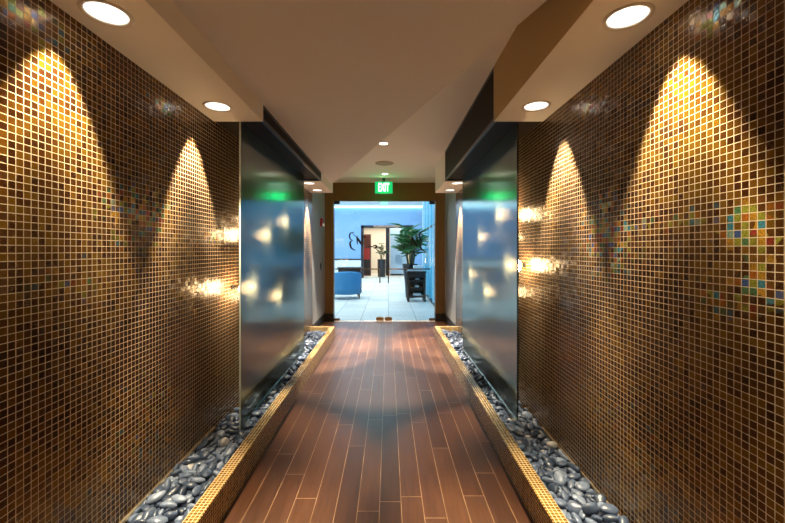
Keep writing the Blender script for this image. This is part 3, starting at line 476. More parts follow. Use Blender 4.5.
# ------------------------------------------------------------------ recessed downlights
def downlight(x, y, z, label, r=.078, power=60, cone=23.6*2, mount='soffit', group='downlights', energy_col=(1, .82, .54), dy=0, blend=.38, h0=.135, tilt=0):
    t = thing('downlight', label, 'ceiling light', (x, y, z), group=group)
    bm = bmesh.new(); lathe(bm, [(r-.002, .002), (r, -.004), (r*1.2, -.006), (r*1.24, 0)], 40)
    new_obj('trim_ring', bm, M['trimring'], t, True)
    if mount == 'soffit':
        bm = bmesh.new(); lathe(bm, [(r*.98, .0), (r*.92, .05), (r*.80, .10), (r*.62, .16)], 40)
        new_obj('reflector', bm, M['can'], t, True)
        bm = bmesh.new(); lathe(bm, [(r*.62, .16), (r*.5, .150), (r*.25, .146), (.001, .145)], 24)
        new_obj('bulb', bm, M['bulb'], t, True)
        h = h0
    else:
        bm = bmesh.new(); lathe(bm, [(r*.98, .0), (r*.5, -.004), (.001, -.006)], 30)
        new_obj('bulb', bm, M['bulb'], t, True)
        h = -.02
    L = bpy.data.lights.new('downlight_lamp', 'SPOT'); L.energy = power; L.spot_size = math.radians(cone); L.spot_blend = blend
    L.color = energy_col; L.shadow_soft_size = .009
    if mount == 'soffit':                      # wide-throw reflector: weaker straight down, stronger towards the rim of the beam
        L.use_nodes = True; nt = L.node_tree; em = nt.nodes['Emission']
        tcn = nt.nodes.new('ShaderNodeTexCoord'); sp = nt.nodes.new('ShaderNodeSeparateXYZ'); nt.links.new(tcn.outputs['Normal'], sp.inputs[0])
        ab = nt.nodes.new('ShaderNodeMath'); ab.operation = 'ABSOLUTE'; nt.links.new(sp.outputs[2], ab.inputs[0])
        mr = nt.nodes.new('ShaderNodeMapRange'); mr.interpolation_type = 'SMOOTHSTEP'; nt.links.new(ab.outputs[0], mr.inputs['Value'])
        mr.inputs['From Min'].default_value = math.cos(math.radians(17)); mr.inputs['From Max'].default_value = math.cos(math.radians(5))
        mr.inputs['To Min'].default_value = 1.0; mr.inputs['To Max'].default_value = .10
        nt.links.new(mr.outputs[0], em.inputs['Strength'])
    lo = bpy.data.objects.new('downlight_lamp', L); COL.objects.link(lo); lo.parent = t; lo.location = (0, dy, h); lo.rotation_euler = (math.radians(-tilt), 0, 0)
    return t, lo
PW = 700
def dl_labels(side):
    return ['round recessed downlight in the %s soffit behind the viewer' % side,
            'large round recessed downlight in the %s soffit nearest the viewer' % side,
            'second recessed downlight in the %s soffit, beside the black trough' % side]
for side, hs in (('left', hl), ('right', hr)):
    for k, ((x, y), lb) in enumerate(zip(hs, dl_labels(side))):
        downlight(x, y, SOF, lb, power=(PW*.3, PW*.62, PW*1.0)[k], cone=62 if k < 2 else 50, dy=-.035 if k < 2 else -.02, h0=.09 if k < 2 else .135, tilt=6 if k < 2 else 0)
for side, hs in (('left', hl2), ('right', hr2)):
    for (x, y), lb in zip(hs, ['nearer small downlight in the far %s soffit past the trough' % side, 'farther small downlight in the far %s soffit next to the door wall' % side]):
        downlight(x, y, SOF, lb, power=PW*1.9, energy_col=(1, .86, .66))
CXL = -.066
for (y, lb) in ((4.93, 'round downlight in the raised ceiling beside the diagonal edge'), (6.91, 'round downlight in the raised ceiling above the exit sign')):
    downlight(CXL, y, HIGH, lb, r=.055, power=750, cone=58, mount='surface', group='downlights in the raised ceiling', energy_col=(1, .82, .60))
# round ceiling speaker
t = thing('ceiling_speaker', 'round beige ceiling grille between the two raised ceiling downlights', 'speaker', (CXL, 6.04, HIGH))
bm = bmesh.new(); lathe(bm, [(.15, 0), (.15, -.010), (.135, -.013)], 36); new_obj('rim', bm, M['speaker'], t, True)
bm = bmesh.new(); lathe(bm, [(.135, -.011), (.07, -.014), (.001, -.015)], 36); new_obj('grille', bm, M['speaker'], t, True)

# ------------------------------------------------------------------ planter kerbs
def kerb(xin, xout, xw, label):
    bm = bmesh.new(); a, b = sorted((xin, xout)); box(bm, a, b, Y0, YK, 0, KERB)
    s = 1 if xin > 0 else -1
    a, b = sorted((xout, xw - s*.001)); box(bm, a, b, YK-.083, YK, 0, KERB)
    o = new_obj('planter_kerb', bm, M['kerb']); tag(o, label, 'kerb')
    return o
XKL, XKR = CL-.077, CR+.077
kerb(CL, XKL, WL, 'low gold mosaic kerb edging the left pebble bed')
kerb(CR, XKR, WR, 'low gold mosaic kerb edging the right pebble bed')
def liner(x0, x1, label):
    o = new_obj('planter_liner', B(x0, x1, Y0, YK-.084, .0, .082), M['bed']); return tag(o, label, 'planter base')
liner(WL+.001, XKL-.001, 'black planter bottom showing between the left pebbles')
liner(XKR+.001, WR-.001, 'black planter bottom showing between the right pebbles')
o = new_obj('metal_edging', B(WL+.002, WL+.010, .5, YT0, .122, .138), M['brasst']); tag(o, 'thin pale metal strip along the foot of the left tiled wall', 'edging')
o = new_obj('metal_edging', B(WR-.010, WR-.002, .5, YT0, .122, .138), M['brasst']); tag(o, 'thin pale metal strip along the foot of the right tiled wall', 'edging')

# ------------------------------------------------------------------ pebbles
SH = []
for v in range(6):
    bm = bmesh.new(); bmesh.ops.create_icosphere(bm, subdivisions=3, radius=1)
    off = Vector((v*7.3, v*3.1, 1.7))
    for q in bm.verts:
        c = q.co.copy(); s = 1 + .22*noise.noise(c*.9 + off)
        q.co = c*s; q.co.x *= .036; q.co.y *= .026*(1-.25*(v % 3)/2); q.co.z *= .0145
    me = bpy.data.meshes.new('pebble'); bm.to_mesh(me); bm.free()
    for p in me.polygons: p.use_smooth = True
    me.materials.append(M['peb']); SH.append(me)
LO = []
for v in range(6):
    bm = bmesh.new(); bmesh.ops.create_icosphere(bm, subdivisions=2, radius=1)
    off = Vector((v*7.3, v*3.1, 1.7))
    for q in bm.verts:
        c = q.co.copy(); s = 1 + .22*noise.noise(c*.9 + off)
        q.co = c*s; q.co.x *= .036; q.co.y *= .026*(1-.25*(v % 3)/2); q.co.z *= .0145
    bm.verts.index_update()
    LO.append(([q.co.copy() for q in bm.verts], [[a.index for a in f.verts] for f in bm.faces])); bm.free()
SHW = []
for me in SH:
    m2 = me.copy(); m2.materials.clear(); m2.materials.append(M['pebw']); SHW.append(m2)
def rows(k):
    d = list(map(int, PEB[k].split()))
    return [(d[i], d[i+1]/100, d[i+2]/1000, d[i+3]/1000, d[i+4]/1000, d[i+5]/100, d[i+6]/100, d[i+7]/100, d[i+8]) for i in range(0, len(d), 9)]
ZB = .085
class Heap:
    def __init__(s): s.v = []; s.f = []
    def add(s, v, sc, loc, rot):
        R = Euler(rot).to_matrix(); b = len(s.v)
        s.v += [R @ (p*sc) + Vector(loc) for p in LO[v][0]]
        s.f += [[b+j for j in f] for f in LO[v][1]]
    def build(s, label):
        me = bpy.data.meshes.new('pebble_bed'); me.from_pydata(s.v, [], s.f); me.materials.append(M['peb'])
        for p in me.polygons: p.use_smooth = True
        o = bpy.data.objects.new('pebble_bed', me); COL.objects.link(o)
        tag(o, label, 'pebbles', kind='stuff')
rp = random.Random(3)
for side, key, ox, w, gx, gy, cx in (('left', 'A', -1.342, .340, -1.152, YT0, -1.142), ('right', 'B', .875, .312, 1.025, 2.97, .880)):
    hp = Heap()
    for (v, s, x, y, z, a, b, c, vis) in rows(key):
        p = (ox+x, 1.7+y, ZB+z)
        if vis:
            pale = rp.random() < .02
            o = bpy.data.objects.new('pebble', (SHW if pale else SH)[v]); COL.objects.link(o)
            o.location = p; o.rotation_euler = (a, b, c); o.scale = (s, s, s)
            if pale: tag(o, 'smooth pale grey stone among the dark pebbles of the %s bed' % side, 'pebble', 'pale pebbles in the %s bed' % side)
            else: tag(o, 'smooth dark grey river pebble in the near end of the %s bed' % side, 'pebble', 'river pebbles in the near %s bed' % side)
        else: hp.add(v, s, p, (a, b, c))
    for k in range(2):                                  # strip between kerb and glass
        for (v, s, x, y, z, a, b, c, vis) in rows('C'):
            if k: x, y, c = .14-x, 1.1-y, c+PI
            Y = 3.2 + k*1.1 + y
            if Y < 5.1: hp.add(v, s, (cx + (x if side == 'left' else x), Y, ZB+z), (a, b, c))
            xb = (WL+.03+x) if side == 'left' else (1.04+x)
            if Y < 5.1: hp.add(v, s, (xb, Y, ZB+z), (a, b, c))
    lim = 1.17
    for k in range(2):                                  # full width again beyond the glass
        for (v, s, x, y, z, a, b, c, vis) in rows(key):
            if y > lim-.03: continue
            if k: x, y, c = w-x, lim-y, c+PI
            Y = 5.13 + k*lim + y
            if Y < YK-.12: hp.add(v, s, (ox+x, Y, ZB+z), (a, b, c))
    # nearest stretch, under the viewer's feet
    for (v, s, x, y, z, a, b, c, vis) in rows(key):
        if y > lim-.03: continue
        hp.add(v, s, (ox+w-x, .5 + lim-y, ZB+z), (a, b, c+PI))
    hp.build('heaped dark grey pebbles running beside the glass and on to the far end of the %s bed' % side)

# ------------------------------------------------------------------ water walls
def water_wall(xf, y0, y1, s, label, edge):
    # xf = corridor face; s = direction towards the wall
    t = thing('water_wall', label, 'glass panel', (xf, y0, .10))
    bm = bmesh.new(); a, b = sorted((xf, xf + s*.010)); box(bm, a-xf, b-xf, .006, y1-y0, 0, SOF+.018-.10)
    new_obj('glass_sheet', bm, M['waterglass'], t)
    new_obj('polished_edge', B(a-xf-.001, b-xf+.001, 0, .006, 0, SOF+.018-.10), edge, t)
    bm = bmesh.new(); box(bm, a-xf-.008, a-xf-.001, .02, y1-y0, -.015, .035); box(bm, b-xf+.001, b-xf+.008, .02, y1-y0, -.015, .035)
    new_obj('base_channel', bm, M['steel'], t)
    return t
GL, GR = -1.147, 1.030
water_wall(GL, 2.876, 5.04, -1, 'tall wet ribbed glass water panel on the left', M['edge_l'])
water_wall(GR, 2.97, 5.16, 1, 'tall wet ribbed glass water panel on the right', M['edge_r'])

# lamps added behind the glass to make the bright streaks on it
def glow(px, py, xw, s, label, grp):
    k = (px-388.5)/371
    y = xw/k; z = EYE - (py-250)/371*y
    t = thing('added_streak_lamp', label, 'added lamp', (xw, y, z), group=grp)
    bm = bmesh.new(); bmesh.ops.create_uvsphere(bm, u_segments=16, v_segments=12, radius=.062)
    for v in bm.verts:
        v.co.x *= .4; v.co.y *= 1.0 if v.co.y > 0 else 2.8
    new_obj('bulb', bm, M['streak_glow'], t, True)
    wall = WL if s < 0 else WR
    bm = bmesh.new(); tube(bm, [(s*.020, 0, 0), (wall - xw - s*.012, 0, 0)], .004); 
    a, b = sorted((wall-xw - s*.0005, wall-xw - s*.014)); box(bm, a, b, -.02, .02, -.02, .02, bev=.004)
    new_obj('bracket', bm, M['black'], t)
    L = bpy.data.lights.new('added_streak_light', 'POINT'); L.energy = 1.0; L.color = (1, .72, .40); L.shadow_soft_size = .015
    lo = bpy.data.objects.new('added_streak_light', L); COL.objects.link(lo); lo.parent = t; lo.location = (-s*.036, 0, 0)
for (px, py, lb) in ((281, 222, 'highest'), (262, 235, 'second highest'), (247, 287, 'third highest, nearest the glass edge'), (274, 295, 'lowest')):
    glow(px, py, -1.215, -1, 'added amber lamp behind the left water panel, %s of four' % lb, 'added lamps behind the left glass')
for (px, py, lb) in ((504, 215, 'highest'), (485, 237, 'second highest'), (514, 265, 'middle one, nearest the glass edge'), (475, 274, 'fourth highest'), (491, 291, 'lowest')):
    glow(px, py, 1.095, 1, 'added amber lamp behind the right water panel, %s of five' % lb, 'added lamps behind the right glass')

# ------------------------------------------------------------------ door wall
OL, OR, OT = -1.156, .985, 2.545
bm = bmesh.new(); box(bm, WL, OL, YD, YD+.16, .165, HIGH); box(bm, OR, WR, YD, YD+.16, .165, HIGH); box(bm, OL, OR, YD, YD+.16, OT, HIGH)
struct(new_obj('wall_far', bm, M['brown']))
bm = bmesh.new(); box(bm, WL, OL+.003, YD-.008, YD+.168, 0, .165, bev=.002); box(bm, OR-.003, WR, YD-.008, YD+.168, 0, .165, bev=.002)
struct(new_obj('baseboard_far', bm, M['blackpaint']))
struct(new_obj('trim_1', B(OL, OR, YD+.03, YD+.10, OT-.014, OT), M['handle']))
MX = -.092
def spline(pts, n=10):
    out = []
    for i in range(len(pts)-1):
        p0 = pts[max(i-1, 0)]; p1 = pts[i]; p2 = pts[i+1]; p3 = pts[min(i+2, len(pts)-1)]
        for k in range(n):
            u = k/n
            out.append(tuple(.5*((2*p1[j]) + (-p0[j]+p2[j])*u + (2*p0[j]-5*p1[j]+4*p2[j]-p3[j])*u*u + (-p0[j]+3*p1[j]-3*p2[j]+p3[j])*u**3) for j in range(2)))
    out.append(pts[-1]); return out
def ribbon(bm, px, wpx, y):
    """flat cut-vinyl stroke on the pane: points measured on the door plane"""
    S = YD/371
    P = [Vector(((a-388.5)*S, EYE-(b-250)*S)) for a, b in spline(px)]
    n = len(P); prev = None
    for i in range(n):
        d = (P[min(i+1, n-1)] - P[max(i-1, 0)]).normalized(); nr = Vector((-d.y, d.x))
        w = wpx*S*.5*(.25 + .75*math.sin(PI*i/(n-1)))
        a = P[i]+nr*w; b = P[i]-nr*w
        cur = [bm.verts.new((q.x, y+dy, q.y)) for q in (a, b) for dy in (0, .002)]
        if prev:
            bm.faces.new((prev[0], cur[0], cur[2], prev[2])); bm.faces.new((prev[1], prev[3], cur[3], cur[1]))
            bm.faces.new((prev[0], prev[1], cur[1], cur[0])); bm.faces.new((prev[2], cur[2], cur[3], prev[3]))
        else: bm.faces.new((cur[0], cur[2], cur[3], cur[1]))
        prev = cur
    bm.faces.new((prev[0], prev[1], prev[3], prev[2]))
def leaf(name_i, x0, x1, free, label, strokes):
    t = thing('glass_door', label, 'door', ((x0+x1)/2, YD+.06, 0))
    ox, oy = t.location.x, t.location.y
    new_obj('glass_pane', B(x0-ox, x1-ox, -.006, .006, .012, OT-.018), M['glass'], t)
    bm = bmesh.new(); hx0, hx1 = (x0, x0+.12) if free == 1 else (x1-.12, x1)
    box(bm, hx0-ox, hx1-ox, -.016, .016, .004, .055, bev=.003); new_obj('bottom_pivot_patch', bm, M['handle'], t)
    bm = bmesh.new(); box(bm, hx0-ox, hx1-ox, -.016, .016, OT-.075, OT-.016, bev=.003); new_obj('top_pivot_patch', bm, M['darkfr'], t)
    bm = bmesh.new()
    e = x1 if free == 1 else x0; a, b = sorted((e - free*.165, e - free*.004))
    box(bm, a-ox, b-ox, -.020, .020, .006, .075, bev=.004)
    box(bm, (a+b)/2-.05-ox, (a+b)/2+.05-ox, -.026, .026, .030, .085, bev=.008)
    new_obj('lock_patch', bm, M['brass'], t)
    bm = bmesh.new()
    hxv = e - free*.085; hxe = (x0+.03 if free == 1 else x1-.10)
    tube(bm, [(hxe-ox, -.045, 1.10), (hxv-ox-free*.03, -.045, 1.10), (hxv-ox-free*.008, -.045, 1.09), (hxv-ox, -.045, 1.06), (hxv-ox, -.045, .80)], .013, 10)
    for (qx, qz) in ((hxe-ox+free*.02, 1.10), (hxv-ox, .82)):
        tube(bm, [(qx, -.045, qz), (qx, -.004, qz)], .009, 8)
    new_obj('push_bar', bm, M['handle'], t, True)
    bm = bmesh.new()
    for pts, w in strokes: ribbon(bm, pts, w*1.5, -.009)
    for v in bm.verts: v.co.x -= ox
    bmesh.ops.recalc_face_normals(bm, faces=bm.faces)
    new_obj('monogram', bm, M['logo'], t)
    return t
SL_ = [([(354.5, 232), (350.5, 233), (349.3, 236), (350.2, 239), (352.5, 240.2)], 1.0),
       ([(352.5, 240.2), (350.2, 242), (350, 245), (351.6, 248.5), (355.5, 250.3)], 1.3),
       ([(357, 235), (356.9, 240), (357.2, 245)], .9), ([(357, 237), (359.5, 241.5), (362.5, 246)], 1.5), ([(362.2, 234), (362.3, 239), (362, 246)], .7),
       ([(351, 232.5), (355, 236), (358.5, 240)], .5), ([(368, 246), (371.5, 246.6), (374, 246.4)], .8), ([(373, 245.6), (375, 245.4), (376.6, 246.6), (375, 248), (373.4, 247.2)], 1.3),
       ([(361, 235), (363.5, 236.5), (366.5, 237.8)], .9)]
SR_ = [([(425.5, 231), (421.5, 232), (419.6, 235), (420.4, 238.5), (423, 240.2)], 1.0),
       ([(423, 240.2), (420.8, 242.5), (420.6, 246), (422.2, 249.5), (426, 251.5)], 1.2),
       ([(412, 236), (412, 241), (412.3, 246)], .8), ([(412, 237), (414.5, 242), (417.5, 247)], 1.2), ([(417.2, 235), (417.4, 240), (417.2, 247)], .6)]
leaf(1, OL+.004, MX-.004, 1, 'left frameless glass door leaf with dark scroll monogram', SL_)
leaf(2, MX+.004, OR-.004, -1, 'right frameless glass door leaf in front of the palm', SR_)

# exit sign
t = thing('exit_sign', 'illuminated green EXIT sign hanging from the ceiling before the doors', 'sign', (-.093, 7.30, HIGH))
new_obj('hanger', B(-.03, .03, -.02, .02, -.075, 0, bev=.003), M['exitbox'], t)
new_obj('housing', B(-.178, .178, -.020, .024, -.310, -.070, bev=.006), M['exitbox'], t)
new_obj('face_plate', B(-.172, .172, -.0245, -.0205, -.304, -.076), M['exitg'], t)
cu = bpy.data.curves.new('exit_text', 'FONT'); cu.body = 'EXIT'; cu.size = .20; cu.align_x = 'CENTER'; cu.align_y = 'CENTER'; cu.extrude = .0015; cu.offset = .004
to = bpy.data.objects.new('exit_text', cu); COL.objects.link(to)
bpy.context.view_layer.update()
me = bpy.data.meshes.new_from_object(to.evaluated_get(bpy.context.evaluated_depsgraph_get()))
bpy.data.objects.remove(to)
xs = [v.co.x for v in me.vertices]; ys = [v.co.y for v in me.vertices]
cxm, cym = (min(xs)+max(xs))/2, (min(ys)+max(ys))/2; kx = .215/(max(xs)-min(xs)); ky = .165/(max(ys)-min(ys))
for v in me.vertices: v.co = Vector(((v.co.x-cxm)*kx, -.0265 - v.co.z, -.185 + (v.co.y-cym)*ky))
me.materials.clear(); me.materials.append(M['exitw'])
o = bpy.data.objects.new('lettering', me); COL.objects.link(o); o.parent = t; o['label'] = 'white EXIT letters'
L = bpy.data.lights.new('exit_glow', 'POINT'); L.energy = 2.6; L.color = (0, 1, .25); L.shadow_soft_size = .08
lo = bpy.data.objects.new('exit_glow', L); COL.objects.link(lo); lo.parent = t; lo.location = (0, -.05, -.37)

# fire alarm and switch on the left grey wall
xa = WL-.004
t = thing('fire_alarm', 'small red fire alarm with white strobe on the left grey wall', 'alarm', (xa, 7.36, 2.03))
new_obj('body', B(0, .045, -.07, .07, -.06, .10, bev=.008), M['alarm'], t)
bm = B(.045, .070, -.02, .06, -.055, -.005, bev=.008); new_obj('strobe', bm, M['lens'], t)
t = thing('light_switch', 'small black light switch on the left grey wall below the alarm', 'switch', (xa, 7.36, 1.18))
new_obj('plate', B(0, .010, -.045, .045, -.065, .065, bev=.003), M['sw'], t)
new_obj('rocker', B(.010, .018, -.018, .018, -.035, .035, bev=.003), M['sw'], t)

# ------------------------------------------------------------------ lobby shell
LZ = 3.87; YB = 20.0; XW = 1.25
struct(new_obj('floor_lobby', B(-6, 3.2, YD+.0, 24.2, -.1, -.001), M['carpet']))
struct(new_obj('ceiling_lobby', B(-6, 3.2, YD+.16, YB, LZ, LZ+.1), M['lobceil']))
struct(new_obj('wall_lobby_left', B(-6.1, -6, YD+.16, YB, 0, LZ), M['lobwhite']))
bm = bmesh.new(); box(bm, -6, WL, YD+.06, YD+.16, 0, LZ); box(bm, WR, XW+.1, YD+.06, YD+.16, 0, LZ); box(bm, WL, WR, YD+.06, YD+.159, HIGH, LZ)
struct(new_obj('wall_lobby_front', bm, M['lobwhite']))
BL, BR, BT = -1.43, 1.30, 2.80
bm = bmesh.new(); box(bm, -6, BL, YB, YB+.2, 0, LZ); box(bm, BR, 3.2, YB, YB+.2, 0, LZ); box(bm, BL, BR, YB, YB+.2, BT, LZ)
struct(new_obj('wall_lobby_back', bm, M['lobwall']))
bm = bmesh.new(); box(bm, BL-.05, BL+.09, YB-.04, YB+.24, 0, BT+.02); box(bm, BR-.09, BR+.05, YB-.04, YB+.24, 0, BT+.02); box(bm, BL-.05, BR+.05, YB-.04, YB+.24, BT-.11, BT+.03)
struct(new_obj('trim_2', bm, M['darkfr']))
struct(new_obj('trim_3', B(-6, BL-.05, YB-.035, YB, .96, 1.03), M['darkfr']))
struct(new_obj('trim_daylit', B(-6, BL-.05, YB-.012, YB, .10, .96), M['lobwhite']))  # daylight on the lower lobby wall, put in as a white panel
struct(new_obj('wall_lobby_right', B(3.2, 3.3, 13.6, YB, 0, LZ), M['lobwhite']))
struct(new_obj('wall_lobby_return', B(XW, 3.2, 13.6, 13.7, 0, LZ), M['lobwhite']))
o = new_obj('cove_light', B(-5.5, 1.9, YB-.16, YB-.06, LZ-.10, LZ-.04, bev=.01), emit('cove_glow', (.55, .92, 1.0), 5)); tag(o, 'long glowing strip light where the lobby wall meets the ceiling', 'light')
# glazed side of the lobby
w = struct(thing('window_1', 'x', 'x'))
del w['label']; del w['category']
bm = bmesh.new()
y = 8.35
while y < 13.6:
    box(bm, XW-.045, XW+.03, y-.02, y+.02, .06, LZ-.02, bev=.003); y += .9
new_obj('mullions', bm, M['mull'], w)
bm = bmesh.new(); box(bm, XW-.03, XW+.03, YD+.16, 13.6, 0, .06); box(bm, XW-.03, XW+.03, YD+.16, 13.6, LZ-.04, LZ); box(bm, XW-.012, XW+.02, YD+.16, 13.6, 2.16, 2.22)
new_obj('window_frame', bm, M['darkfr'], w)
new_obj('pane', B(XW+.005, XW+.012, YD+.16, 13.6, .06, LZ-.04), M['winglass'], w)

# room beyond the dark opening
struct(new_obj('wall_beyond', B(-3, 3.2, 24, 24.1, 0, 3.1), M['cream']))
bm = bmesh.new(); box(bm, -3.1, -3, YB+.2, 24.1, 0, 3.1); box(bm, 3.2, 3.3, YB+.2, 24.1, 0, 3.1)
struct(new_obj('wall_beyond_side', bm, M['cream']))
struct(new_obj('ceiling_beyond', B(-3, 3.2, YB+.2, 24.1, 3.0, 3.1), M['cream']))
def X(px, y): return (px-388.5)/371*y
def Z(py, y): return EYE-(py-250)/371*y
# tall red-brown cabinet
y = 21.6
t = thing('tall_cabinet', 'tall red-brown wooden cabinet with red panel beyond the dark doorway', 'cabinet', (X(367, y), y, 0))
new_obj('body', B(-.22, .22, 0, .45, 0, 2.42, bev=.01), M['redwood'], t)
new_obj('upper_door', B(-.19, .19, -.02, -.001, 1.62, 2.36, bev=.005), M['redwood'], t)
o = new_obj('red_panel', B(-.17, .17, -.035, -.021, .95, 1.60, bev=.005), M['red'], t); o['label'] = 'bright red panel'
new_obj('lower_door', B(-.19, .19, -.02, -.001, .08, .93, bev=.005), M['darkwood'], t)
# dark column and pale blue door
y = 21.7
o = new_obj('dark_column', B(X(385.8, y), X(389.6, y), y, y+.25, 0, 2.9, bev=.006), M['darkfr']); tag(o, 'dark square column between the indoor tree and the pale blue door', 'column')
t = thing('louvred_door', 'pale blue door with a grey louvre behind the dark column', 'door', (X(396.5, y), y+.1, 0))
hw = X(396.5+11, y) - X(396.5, y)
new_obj('door_slab', B(-.37, hw, 0, .05, .10, 2.85, bev=.004), M['palebl'], t)
bm = bmesh.new()
for k in range(7): box(bm, .02-.08, .34, -.02, 0, .72+k*.075, .72+k*.075+.04)
new_obj('louvre', bm, M['louv'], t)
new_obj('kick_plate', B(-.37, hw, -.02, .05, 0, .10), M['darkfr'], t)

def frond(bm, base, az, length, droop, w, up=.9, nseg=10, leaflets=14):
    d = Vector((math.cos(az), math.sin(az), 0)); pts = []
    for i in range(nseg+1):
        u = i/nseg
        pts.append(Vector(base) + d*(length*u*(.35+.65*u)*.75) + Vector((0, 0, length*(up*u - droop*u*u))))
    tube(bm, pts, .008, 4, [1-.8*i/nseg for i in range(nseg+1)])
    for k in range(leaflets):
        u = .25 + .75*k/(leaflets-1); i = min(int(u*nseg), nseg-1); fr = u*nseg-i
        p = pts[i].lerp(pts[i+1], fr); tn = (pts[i+1]-pts[i]).normalized(); sd = tn.cross(Vector((0, 0, 1))).normalized()
        for s in (-1, 1):
            ll = w*(1-.55*abs(u-.5)*2)*random.uniform(.8, 1.15)
            tip = p + sd*s*ll*.75 + tn*ll*.6 + Vector((0, 0, -ll*.25))
            mid = p.lerp(tip, .45) + Vector((0, 0, ll*.08)); q = tn*.026
            vs = [bm.verts.new(v) for v in (p, mid+q, tip, mid-q)]
            bm.faces.new(vs)
def palm(name, label, loc, height, ncane, nfr, pot, lm, spread, rs, cat='plant'):
    random.seed(rs)
    t = thing(name, label, cat, loc)
    bm = bmesh.new(); lathe(bm, pot, 24, cap=False); lathe(bm, [(pot[0][0], pot[0][1]), (.001, pot[0][1])], 24)
    rt, zt = pot[-1]
    lathe(bm, [(rt, zt), (rt-.02, zt), (rt-.03, zt-.08)], 24)
    new_obj('pot', bm, M['vase'], t, True)
    bm = bmesh.new(); lathe(bm, [(rt-.025, zt-.05), (.001, zt-.045)], 20); new_obj('soil', bm, M['soil'], t)
    st = bmesh.new(); lf = bmesh.new()
    for c in range(ncane):
        a = 2*PI*c/ncane + random.uniform(-.4, .4); rr = rt*.5*random.random()
        b0 = Vector((rr*math.cos(a), rr*math.sin(a), zt-.05)); hh = (height-zt)*random.uniform(.25, .75)
        top = b0 + Vector((.12*math.cos(a), .12*math.sin(a), hh))
        tube(st, [b0, b0.lerp(top, .5)+Vector((0, 0, .02)), top], .014, 6)
        for k in range(nfr):
            az = 2*PI*k/nfr + random.uniform(-.5, .5)+c
            frond(lf, top - Vector((0, 0, random.uniform(0, hh*.5))), az, spread*random.uniform(.7, 1.1), random.uniform(.35, .7), spread*.33, up=random.uniform(.6, 1.15))
    new_obj('stems', st, M['stem'], t, True); new_obj('fronds', lf, lm, t)
    return t
y = 11.7
palm('potted_palm', 'tall bushy green palm in a dark tapering vase by the glazed wall', (X(410, y), y, 0), 2.6, 12, 9,
     [(.13, 0), (.14, .02), (.17, .5), (.235, .98), (.25, 1.06)], M['leaf'], .60, 5)
y = 20.75
palm('indoor_tree', 'slender potted plant standing just beyond the dark doorway', (X(381.6, y), y, 0), 2.3, 5, 7,
     [(.20, 0), (.22, .02), (.23, .95), (.235, .98)], M['leaf2'], .36, 9)

# shelving stand with folded white cloths
y = 10.75
t = thing('shelf_stand', 'black open shelf stand below the palm near the glazed wall', 'shelf', (X(416.5, y), y, 0))
hw = .235
for sx in (-1, 1):
    for yy in (0, .34):
        new_obj('leg', B(sx*hw-.034, sx*hw+.034, yy-.022, yy+.022, 0, .87, bev=.003), M['darkwood'], t)
for k, z in enumerate((.14, .38, .60)):
    new_obj('shelf', B(-hw-.01, hw+.01, -.02, .36, z-.02, z+.035, bev=.003), M['darkwood'], t)
new_obj('top', B(-hw-.05, hw+.05, -.05, .39, .84, .885, bev=.004), M['darkwood'], t)
new_obj('back_panel', B(-hw, hw, .345, .36, .12, .84), M['darkwood'], t)
for sx in (-1, 1): new_obj('side_panel', B(sx*hw-.012, sx*hw+.012, .022, .318, .12, .84), M['darkwood'], t)
new_obj('drawer_front', B(-hw+.03, hw-.03, -.015, .0, .70, .835, bev=.003), M['darkwood'], t)
tx, ty = t.location.x, t.location.y
def cloth(cx, cy, z, w, d, h, label, nf=3):
    o = thing('folded_cloth', label, 'cloth', (tx+cx, ty+cy, z), group='folded white cloths on the shelf stand')
    bm = bmesh.new()
    for i in range(nf): box(bm, -w/2+.004*(i % 2), w/2-.004*(i % 2), -d/2, d/2, h*i/nf, h*(i+1)/nf-.001, bev=min(.008, h/nf*.35))
    new_obj('folds', bm, M['white'], o)
cloth(.05, .15, .886, .26, .24, .16, 'tall folded white stack on top of the black shelf stand')
cloth(-.18, .10, .886, .16, .20, .07, 'low folded white stack on the left end of the stand top')
cloth(.03, .14, .636, .12, .2, .035, 'folded white cloth on the upper shelf of the stand', 2)
cloth(.02, .14, .416, .12, .2, .045, 'folded white cloth on the middle shelf of the stand', 2)
cloth(.02, .14, .176, .24, .24, .06, 'folded white cloths on the bottom shelf of the stand', 2)

# blue armchair seen from behind
y = 11.5
cx = X(346.5, y)
t = thing('armchair', 'blue upholstered armchair with curved back behind the left glass door', 'chair', (cx, y, 0), PI*.06)
def shell():
    bm = bmesh.new(); n = 22; rings = []
    for i in range(n+1):
        u = i/n; a = PI*(1.0+u)                     # half round open towards +Y
        # straight arms at both ends
        if u < .16: x_, y_ = -.44, .42 - (.42-.0)*(u/.16)
        elif u > .84: x_, y_ = .44, .0 + .42*((u-.84)/.16)
        else:
            v = (u-.16)/.68; a = PI + PI*v; x_ = .44*math.cos(a); y_ = .36*math.sin(a)
        k = math.sin(PI*min(max((u-.1)/.8, 0), 1))
        h = .62 + .23*k**.4
        c = Vector((x_, y_, 0)); d = (Vector((0, .1, 0))-c); d.z = 0; d.normalize()
        th = .10
        ring = [c + d*.0 + Vector((0, 0, .15)), c + Vector((0, 0, .35)), c - d*.02 + Vector((0, 0, h-.05)), c - d*.01 + Vector((0, 0, h-.01)), c + d*th*.5 + Vector((0, 0, h)),
                c + d*th + Vector((0, 0, h-.03)), c + d*th + Vector((0, 0, .35)), c + d*th + Vector((0, 0, .15))]
        rings.append([bm.verts.new(p) for p in ring])
    for A, C in zip(rings, rings[1:]):
        for k in range(8): bm.faces.new((A[k], A[(k+1) % 8], C[(k+1) % 8], C[k]))
    bm.faces.new(rings[0]); bm.faces.new(list(reversed(rings[-1])))
    bmesh.ops.recalc_face_normals(bm, faces=bm.faces)
    return bm
new_obj('backrest', shell(), M['blue'], t, True)
